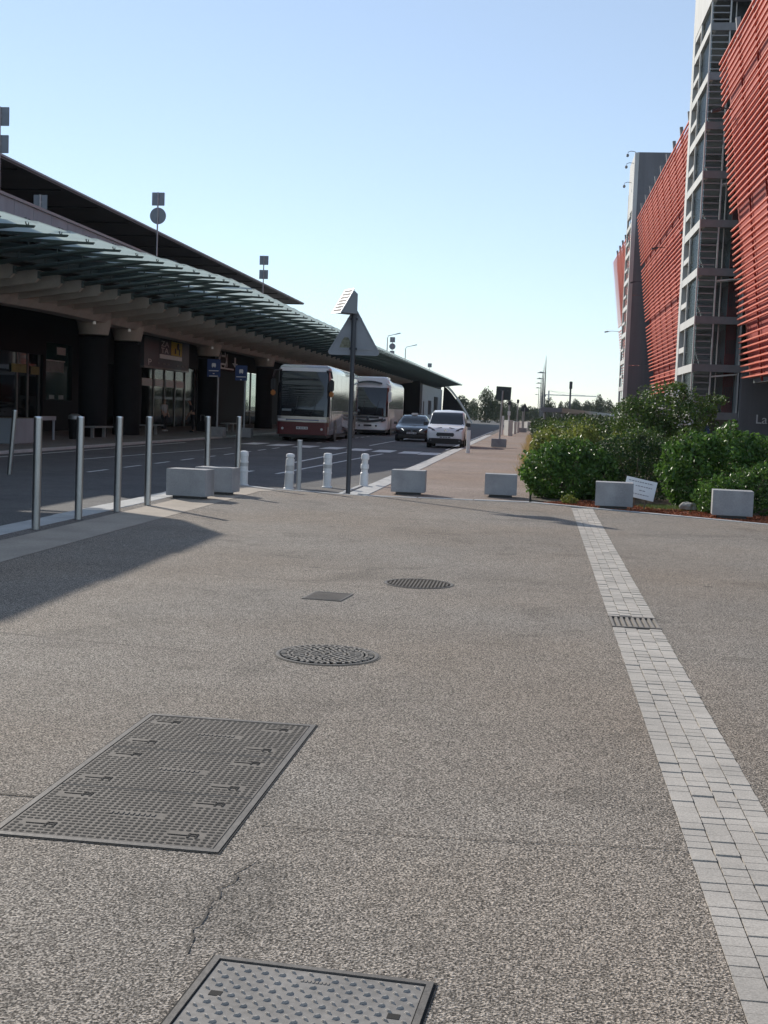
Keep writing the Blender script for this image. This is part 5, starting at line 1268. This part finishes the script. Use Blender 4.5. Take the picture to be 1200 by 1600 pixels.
# second row
plant('shrub', 'yellow green shrub with upright shoots behind the corner shrub', 'shrub', (.85, 28.6, -.02), [((-.45, 0, .6), (.45, .7, .58)), ((.25, .3, .78), (.5, .7, .58)), ((1.15, .2, .7), (.42, .6, .56))], 6500, .10, 'leafC', 5, aspect=.4)
plant('shrub', 'yellow green shrub beside the dry grass on the footpath edge', 'shrub', (.75, 34.0, -.02), [((-.2, 0, .60), (.55, 1.0, .62)), ((.5, .6, .66), (.6, 1.0, .62)), ((.2, -.8, .5), (.55, .7, .55))], 5200, .11, 'leafC', 6)
plant('shrub', 'mid green shrub in front of the tree', 'shrub', (3.3, 28.2, -.02), [((-.9, 0, .7), (.75, .8, .68)), ((.1, .2, .70), (.8, .8, .64)), ((1.1, 0, .64), (.8, .8, .62)), ((2.0, .1, .6), (.8, .8, .58))], 7500, .09, 'leafD', 7)
def blossom(g, rng_):
    P = np.concatenate([rng_.normal(c, (.13, .13, .06), (26, 3)) for c in ((.05, -.95, 2.30), (.35, -.95, 1.55), (-.25, -.9, 1.9))]); V, F = leaf_arrays(P, np.tile([[0, 0, 1.]], (len(P), 1)), .06, rng_, .8); tag(rawmesh('blossom', V, F, 'flower', g), kind='stuff')
    b = MB(); b.tube([(0, 0, -.03), (.03, .02, .5), (-.05, 0, 1.0), (.05, 0, 1.5)], [.08, .07, .055, .03], 8)
    for dx, dy, z in ((-.9, 0, 1.9), (.9, .1, 1.8), (-.3, .4, 2.3), (.4, -.4, 2.3), (1.35, -.2, 2.2)): b.tube([(-.04, 0, .9), (dx * .5, dy * .5, z * .72), (dx, dy, z)], [.045, .03, .012], 6)
    b.build('trunk', 'bark', g, smooth=True)
plant('flowering_tree', 'small spreading tree with a few pale blossoms before the stair tower', 'tree', (3.45, 33.0, -.02),
      [((-.85, 0, 1.55), (.62, .8, .55)), ((-.1, .1, 1.95), (.75, .9, .62)), ((.55, 0, 1.75), (.62, .8, .55)), ((-.45, -.2, 1.25), (.7, .8, .45)), ((.3, -.1, 1.3), (.7, .7, .45)), ((1.05, -.1, 2.0), (.28, .3, .22)), ((1.32, -.2, 2.2), (.18, .2, .12)), ((-.95, .1, 1.95), (.3, .4, .25)), ((.2, 0, 2.42), (.3, .4, .2)), ((-.3, 0, .95), (.55, .6, .4))], 11000, .085, 'leafD', 8, stems=0, shell=.5, extra=blossom)
# hedge farther along the footpath, plant by plant
rr = random.Random(21)
for k in range(26):
    y = 40 + k * 3.6 + rr.uniform(-.6, .6); x = .75 + rr.uniform(0, .5) + (0 if k % 2 else rr.uniform(1.4, 3.2)); h = rr.uniform(.6, .82) + (.12 if x > 1.6 else 0)
    leaf = ('leafB', 'leafD', 'leafB', 'leafC')[k % 4] if k < 8 else 'leafB'
    plant('hedge_shrub', 'rounded shrub in the long hedge beside the footpath', 'shrub', (x, y, -.02), [((-.25, 0, h * .8), (.72, 1.2, h)), ((.7, .6, h * .85), (.9, 1.3, h * 1.05)), ((.3, -.9, h * .7), (.8, 1.0, h * .9))], 2600 if k < 12 else 1500, .13 if k < 12 else .2, leaf, 40 + k, group='shrubs of the long hedge', stems=3)
for k in range(10):
    y = 38 + k * 9 + rr.uniform(-2, 2); x = 4.5 + rr.uniform(0, 2.6); h = rr.uniform(.75, .95) * (.62 if y < 75 else .8)
    plant('hedge_shrub', 'broad dark shrub between hedge and car park', 'shrub', (x, y, -.02), [((0, 0, h), (1.5, 2.0, h)), ((1.0, 1.0, h * .9), (1.3, 1.6, h * .9))], 2600, .16, 'leafB', 90 + k, group='dark shrubs towards the car park', stems=3)
# dry grass, green grass, mulch
def tufts(name, pts, n, h, w, leaf, label, seed, spread):
    rng_ = np.random.default_rng(seed); c = np.array(pts, float); i = rng_.integers(0, len(c), n); P = c[i] + np.stack([rng_.normal(0, spread, n), rng_.normal(0, spread * 1.6, n), np.zeros(n)], 1)
    P[:, 2] = -.02; d = np.stack([rng_.normal(0, .45, n), rng_.normal(0, .45, n), np.ones(n)], 1); L = (h * rng_.uniform(.5, 1.2, n))[:, None]
    a = np.cross(d, rng_.normal(0, 1, (n, 3))); a /= np.linalg.norm(a, axis=1)[:, None]
    V = np.stack([P - a * w, P + a * w, P + d * L], 1).reshape(-1, 3); F = np.arange(n * 3).reshape(-1, 3)
    return tag(rawmesh(name, V, F, leaf), label, None, None, 'stuff')
tufts('dry_grass', [(.10, y, 0) for y in (34, 36, 41, 43, 44.5, 52, 55, 60, 63, 70, 76, 84, 92)], 5200, .34, .010, 'straw', 'straw coloured dry grass along the footpath edge', 1, .16)
tufts('grass_patch', [(2.5, 23.3, 0), (2.75, 23.45, 0), (3.0, 23.3, 0), (2.3, 23.4, 0)], 2200, .07, .006, 'grass', 'thin green grass under the glossy shrub', 2, .14)
g = thing('weed', 'small pale green weed growing through the red mulch', 'plant', (.72, 23.35, -.02)); rng_ = np.random.default_rng(3)
P, N = lobes_points([((0, 0, .09), (.12, .12, .10)), ((.1, .05, .06), (.1, .1, .07))], 260, rng_, .3); V, F = leaf_arrays(P, N, .05, rng_); rawmesh('leaves', V, F, 'leafC', g)
rng_ = np.random.default_rng(4); n = 15000
u = rng_.random(n); v = rng_.random(n) ** 1.2 * 1.5 + .07
P = np.stack([.12 + u * 7.5 + v * .587, 23.2 - u * 7.5 * .7184 + v * .81, -.015 + rng_.random(n) * .02], 1)
V, F = leaf_arrays(P, np.tile([[0, 0, 1.]], (n, 1)), .045, rng_, .45, 0); tag(rawmesh('mulch', V, F, 'mulch'), 'red brick coloured mulch along the bed kerb', None, None, 'stuff')
# rock
g = bpy.data.objects.new('rock', None); bpy.data.objects.remove(g)
bm = bmesh.new(); bmesh.ops.create_icosphere(bm, subdivisions=3, radius=1); rr = random.Random(2)
from mathutils import noise
for v_ in bm.verts:
    d_ = v_.co.normalized(); k_ = 1 + .30 * noise.noise(d_ * 1.6 + Vector((3, 1, 2))) + .12 * noise.noise(d_ * 4.0); v_.co = Vector((d_.x * .14 * k_, d_.y * .13 * k_, max(-.03, d_.z * .115 * k_)))
me = bpy.data.meshes.new('rock'); bm.to_mesh(me); bm.free(); me.materials.append(M['rock']); o = bpy.data.objects.new('rock', me); COL.objects.link(o); o.location = (2.86, 22.95, .05)
tag(o, 'pale rock lying in the bed before the glossy shrub', 'rock')
# tilted notice
g = thing('notice_board', 'tilted white notice board on a short stake behind a grey block', 'sign', (1.95, 22.98, 0)); g.rotation_euler = (R(-14), R(10.5), R(-4))
b = MB(); b.box(-.29, .27, -.012, .012, .18, .54); pb = b.build('board', 'white', g)
for k, (x0, x1) in enumerate(((-.24, .20), (-.10, .20), (-.02, .10), (-.12, .18))):
    z = .48 - k * .075; x = x0
    rr = random.Random(k)
    while x < x1: w = rr.uniform(.02, .05); b = MB(); b.box(x, min(x + w, x1), -.0135, -.0122, z - .008, z + .008); b.build('print', mat('grey_print', (.30, .28, .29)), pb); x += w + .012
b = MB(); b.prism([(-.24, .41), (-.17, .435), (-.13, .41), (-.16, .40)], 'y', -.0135, -.0122); b.build('print', mat('grey_print', (.30, .28, .29)), pb)
for x in (-.06, .14): b = MB(); b.box(x - .015, x + .015, .013, .035, -.12, .4); b.build('stake', 'bark', g)

# ------------------------------------------------------------------ street furniture along the footpath
def block_sign(x, y, kind, label):
    g = thing('temporary_sign', label, 'road sign', (x, y, 0), group='signs on concrete feet along the footpath')
    b = MB(); b.box(-.36, .36, -.3, .3, .03, .43); b.build('concrete_base', 'block', g, bevel=.015)
    b = MB(); b.tube([(.02, 0, .4), (.08, 0, 2.75 if kind == 'sq' else 2.3)], .045, 8); b.build('post', 'galv', g, smooth=True)
    if kind == 'sq':
        b = MB(); b.obox((.12, .07, 2.62), (.72, .02, .64), (0, R(2), 0)); p_ = b.build('panel', mat('dark_sign_back', (.03, .045, .045), .5, var=.12), g, bevel=.008)
        for k in range(3): b = MB(); b.box(-.05 + k * .16, .03 + k * .16, .054, .0595, 2.72, 2.80); b.build('print', mat('dim_print', (.07, .09, .09)), p_)
    else:
        b = MB(); b.prism(rounded_tri(.86, .80, 1.95, .08, .04), 'y', .05, .07); b.build('panel', mat('dark_sign_back', (.05, .06, .07)), g)
block_sign(-1.53, 60.6, 'sq', 'dark square sign seen from behind on a leaning post in a concrete foot')
block_sign(-.78, 116.6, 'tri', 'dark triangular sign on a post in a concrete foot')
for i, (x, y, w, h, l) in enumerate(((-1.75, 95.8, .36, 1.15, 'pale upright slab panel on the footpath edge'), (-1.52, 106.4, .22, 1.0, 'slim pale slab panel beyond the first'), (-1.36, 114.0, .2, .95, 'last slim slab panel before the triangular sign'), (-.45, 128, .3, .9, 'low pale slab panel beyond the triangular sign'))):
    g = thing('slab_panel', l, 'panel', (x, y, 0), R(20)); b = MB(); b.box(-w / 2, w / 2, -.5, .5, 0, h); b.build('slab', 'cgrey', g, bevel=.01); b = MB(); b.box(-w / 2 - .01, w / 2 + .01, -.52, .52, h, h + .04); b.build('coping', 'white', g)
for i, (x, y, h, l) in enumerate(((-2.2, 122, 2.9, 'thin post beyond the slab panels, kerb side'), (-1.5, 130, 3.2, 'tall thin post behind the slab panels'), (-1.0, 136, 2.6, 'thin post topped by a small dark box'), (-2.6, 140, 3.0, 'thin post standing close to the kerb far off'), (-1.9, 104, 1.9, 'short white post among the slab panels'), (-2.3, 99, 1.5, 'short white post next to the pale slab panel'))):
    g = thing('slim_post', l, 'post', (x, y, 0)); b = MB(); b.lathe([(.07, 0), (.06, h)], 8); b.build('shaft', 'galv' if h > 2 else 'white', g); b = MB(); b.box(-.12, .12, -.08, .08, h - .35, h); b.build('head', 'darkpole' if h > 2 else 'white', g)
# mast lights
for k, y in enumerate((222, 258, 294, 344, 451)):
    g = thing('mast_light', 'slim spired lamp mast with one arm, in a line along the avenue', 'street lamp', (2.0, y, -.1), group='lamp masts in a line along the avenue')
    b = MB(); b.lathe([(.16, 0), (.13, 6), (.06, 11.3), (.01, 12.4)], 8); b.build('mast', 'darkpole', g); b = MB(); b.tube([(0, 0, 9.2), (-.5, 0, 9.35)], .05, 6); b.build('arm', 'darkpole', g)
    b = MB(); b.lathe([(.1, .25), (.7, .02), (.75, 0)], 12, (-.8, 0, 9.2)); b.build('lamp_head', 'darkpole', g)
g = thing('signal_pole', 'dark pole with a box at its top behind the hedge', 'pole', (5.55, 190, -.1)); b = MB(); b.lathe([(.16, 0), (.13, 6.6)], 8); b.build('shaft', 'darkpole', g); b = MB(); b.box(-.2, .25, -.2, .2, 5.9, 7.0); b.build('box', 'darkpole', g, bevel=.03)
# covered footway running off behind the hedge
g = thing('covered_footway', 'long low flat roofed footway running off behind the hedge', 'footbridge', (.8, 120, -.1), world=True)
d_ = Vector((16.2, 150, 0)).normalized(); n_ = Vector((d_.y, -d_.x, 0))
p0 = Vector((.8, 120, 0)); p1 = p0 + d_ * 151
b = MB(); b.hexa([p0 + Vector((0, 0, 2.0)), p0 + n_ * 2 + Vector((0, 0, 2.0)), p1 + n_ * 2 + Vector((0, 0, 2.0)), p1 + Vector((0, 0, 2.0)), p0 + Vector((0, 0, 2.42)), p0 + n_ * 2 + Vector((0, 0, 2.42)), p1 + n_ * 2 + Vector((0, 0, 2.42)), p1 + Vector((0, 0, 2.42))]); b.build('roof', 'greybox', g)
for k in range(16):
    q = p0 + d_ * (1 + k * 10) + n_ * .3; b = MB(); b.cyl(q + Vector((0, 0, -.1)), q + Vector((0, 0, 2.0)), .12, n=8); b.build('post', 'galv', g)
# tower crane on the horizon
g = thing('tower_crane', 'faint tower crane far off above the trees', 'crane', (18.5, 1500, -.1))
b = MB(); b.box(-.9, .9, -.9, .9, 0, 32); b.build('mast', 'galv', g); b = MB(); b.box(-6, 56, -.5, .5, 26.5, 27.6); b.build('jib', 'galv', g); b = MB(); b.box(-6, -3, -1, 1, 24.8, 26.5); b.build('counterweight', 'greybox', g)
for x in (20, 44): b = MB(); b.cyl((0, 0, 32), (x, 0, 27.5), .12, n=5); b.build('tie', 'galv', g)
# far trees
def far_tree_mesh(seed, tall):
    rng_ = np.random.default_rng(seed); rr = random.Random(seed); lob = []
    for k in range(14):
        t = rr.uniform(0, 6.28); q = rr.uniform(.1, .62); lob.append(((q * math.cos(t), q * math.sin(t), rr.uniform(.16, .80)), (rr.uniform(.28, .46), rr.uniform(.28, .46), rr.uniform(.13, .22))))
    lob.append(((0, 0, .82), (.3, .3, .18)))
    P, N = lobes_points(lob, 2600, rng_, .55); V, F = leaf_arrays(P, N, .085, rng_, .6); return V, F
protos = []
for s_ in range(4):
    g = thing('far_tree', 'x', 'tree', (0, 0, 0)); V, F = far_tree_mesh(200 + s_, 1); rawmesh('crown', V, F, 'leafF', g)
    b = MB(); b.tube([(0, 0, 0), (.02, 0, .3), (0, .02, .7)], [.05, .035, .015], 7); b.tube([(.02, 0, .28), (.3, .1, .55)], [.025, .01], 5); b.tube([(.02, 0, .3), (-.28, -.12, .6)], [.025, .01], 5); b.build('trunk', 'bark', g); protos.append(g)
used = set()
def far_tree(x, y, h, r, k, label='dark broad tree in the far belt of trees', group='trees of the far belt'):
    pr = protos[k % 4]
    if k % 4 in used: o = copy_tree(pr, (x, y, -.14))
    else: used.add(k % 4); o = pr; o.location = (x, y, -.14)
    o.scale = (r, r, h); o.rotation_euler = (0, 0, k * 1.3); o['label'] = label; o['group'] = group
TREES = [(-16.9, 300, 6.1, 2.8), (-14.7, 320, 5.5, 2.3), (-8.9, 240, 6.6, 2.0), (-6.9, 250, 6.0, 1.7), (-5.0, 280, 5.3, 1.7), (-4.4, 330, 4.4, 1.7), (-1.7, 350, 3.6, 2.2), (0.5, 360, 4.4, 1.8), (2.7, 380, 4.1, 1.9), (4.5, 330, 6.7, 1.7), (7.6, 340, 5.9, 1.0), (11.1, 330, 6.6, 2.0), (14.3, 335, 6.4, 2.1), (17.0, 330, 7.8, 2.2), (20.3, 340, 6.7, 2.1), (23.7, 350, 5.9, 2.2), (27.5, 360, 5.8, 2.6)]
FL = {0: ('broad tree rising just past the end arch of the terminal',), 1: ('lower tree next to the one past the end arch',), 2: ('tall pointed tree behind the dark square sign on its concrete foot',), 3: ('large round tree close behind the dark square sign',), 9: ('tree standing between the lamp masts and the signal pole',), 13: ('highest tree of the clump above the covered footway',)}
for k, (x, y, z, r) in enumerate(TREES): far_tree(x, y, z * 1.0, r * 1.25, k, *(FL[k] if k in FL else ()))
rr = random.Random(77)
for k in range(46): far_tree(-14 + k * 2.3 + rr.uniform(-1, 1), 400 + rr.uniform(0, 60), rr.uniform(4.2, 7.0), rr.uniform(2.5, 4.0), k + 3)
for k in range(16): far_tree(-75 - rr.uniform(0, 40), 190 + k * 13, rr.uniform(5, 8), rr.uniform(3, 4.5), k, 'tree standing beyond the airside of the terminal', 'trees beyond the terminal')
for k in range(12): far_tree(50 + k * 16 + rr.uniform(-4, 4), 330 + rr.uniform(-30, 60), rr.uniform(6, 9), rr.uniform(3.5, 5), k + 1, 'tree far off behind the car park', 'trees behind the car park')

# ------------------------------------------------------------------ thin summer haze
HM = bpy.data.materials.new('haze_air'); HM.use_nodes = True; hn = HM.node_tree.nodes; hn.remove(hn['Principled BSDF'])
pv = hn.new('ShaderNodeVolumePrincipled'); pv.inputs['Color'].default_value = (.86, .92, 1, 1); pv.inputs['Density'].default_value = .00012; pv.inputs['Anisotropy'].default_value = 0
HM.node_tree.links.new(pv.outputs[0], hn['Material Output'].inputs['Volume'])
b = MB(); b.box(-1450, 1450, -450, 1750, -1.2, 60); hz = b.build('haze', HM); tag(hz, kind='stuff')
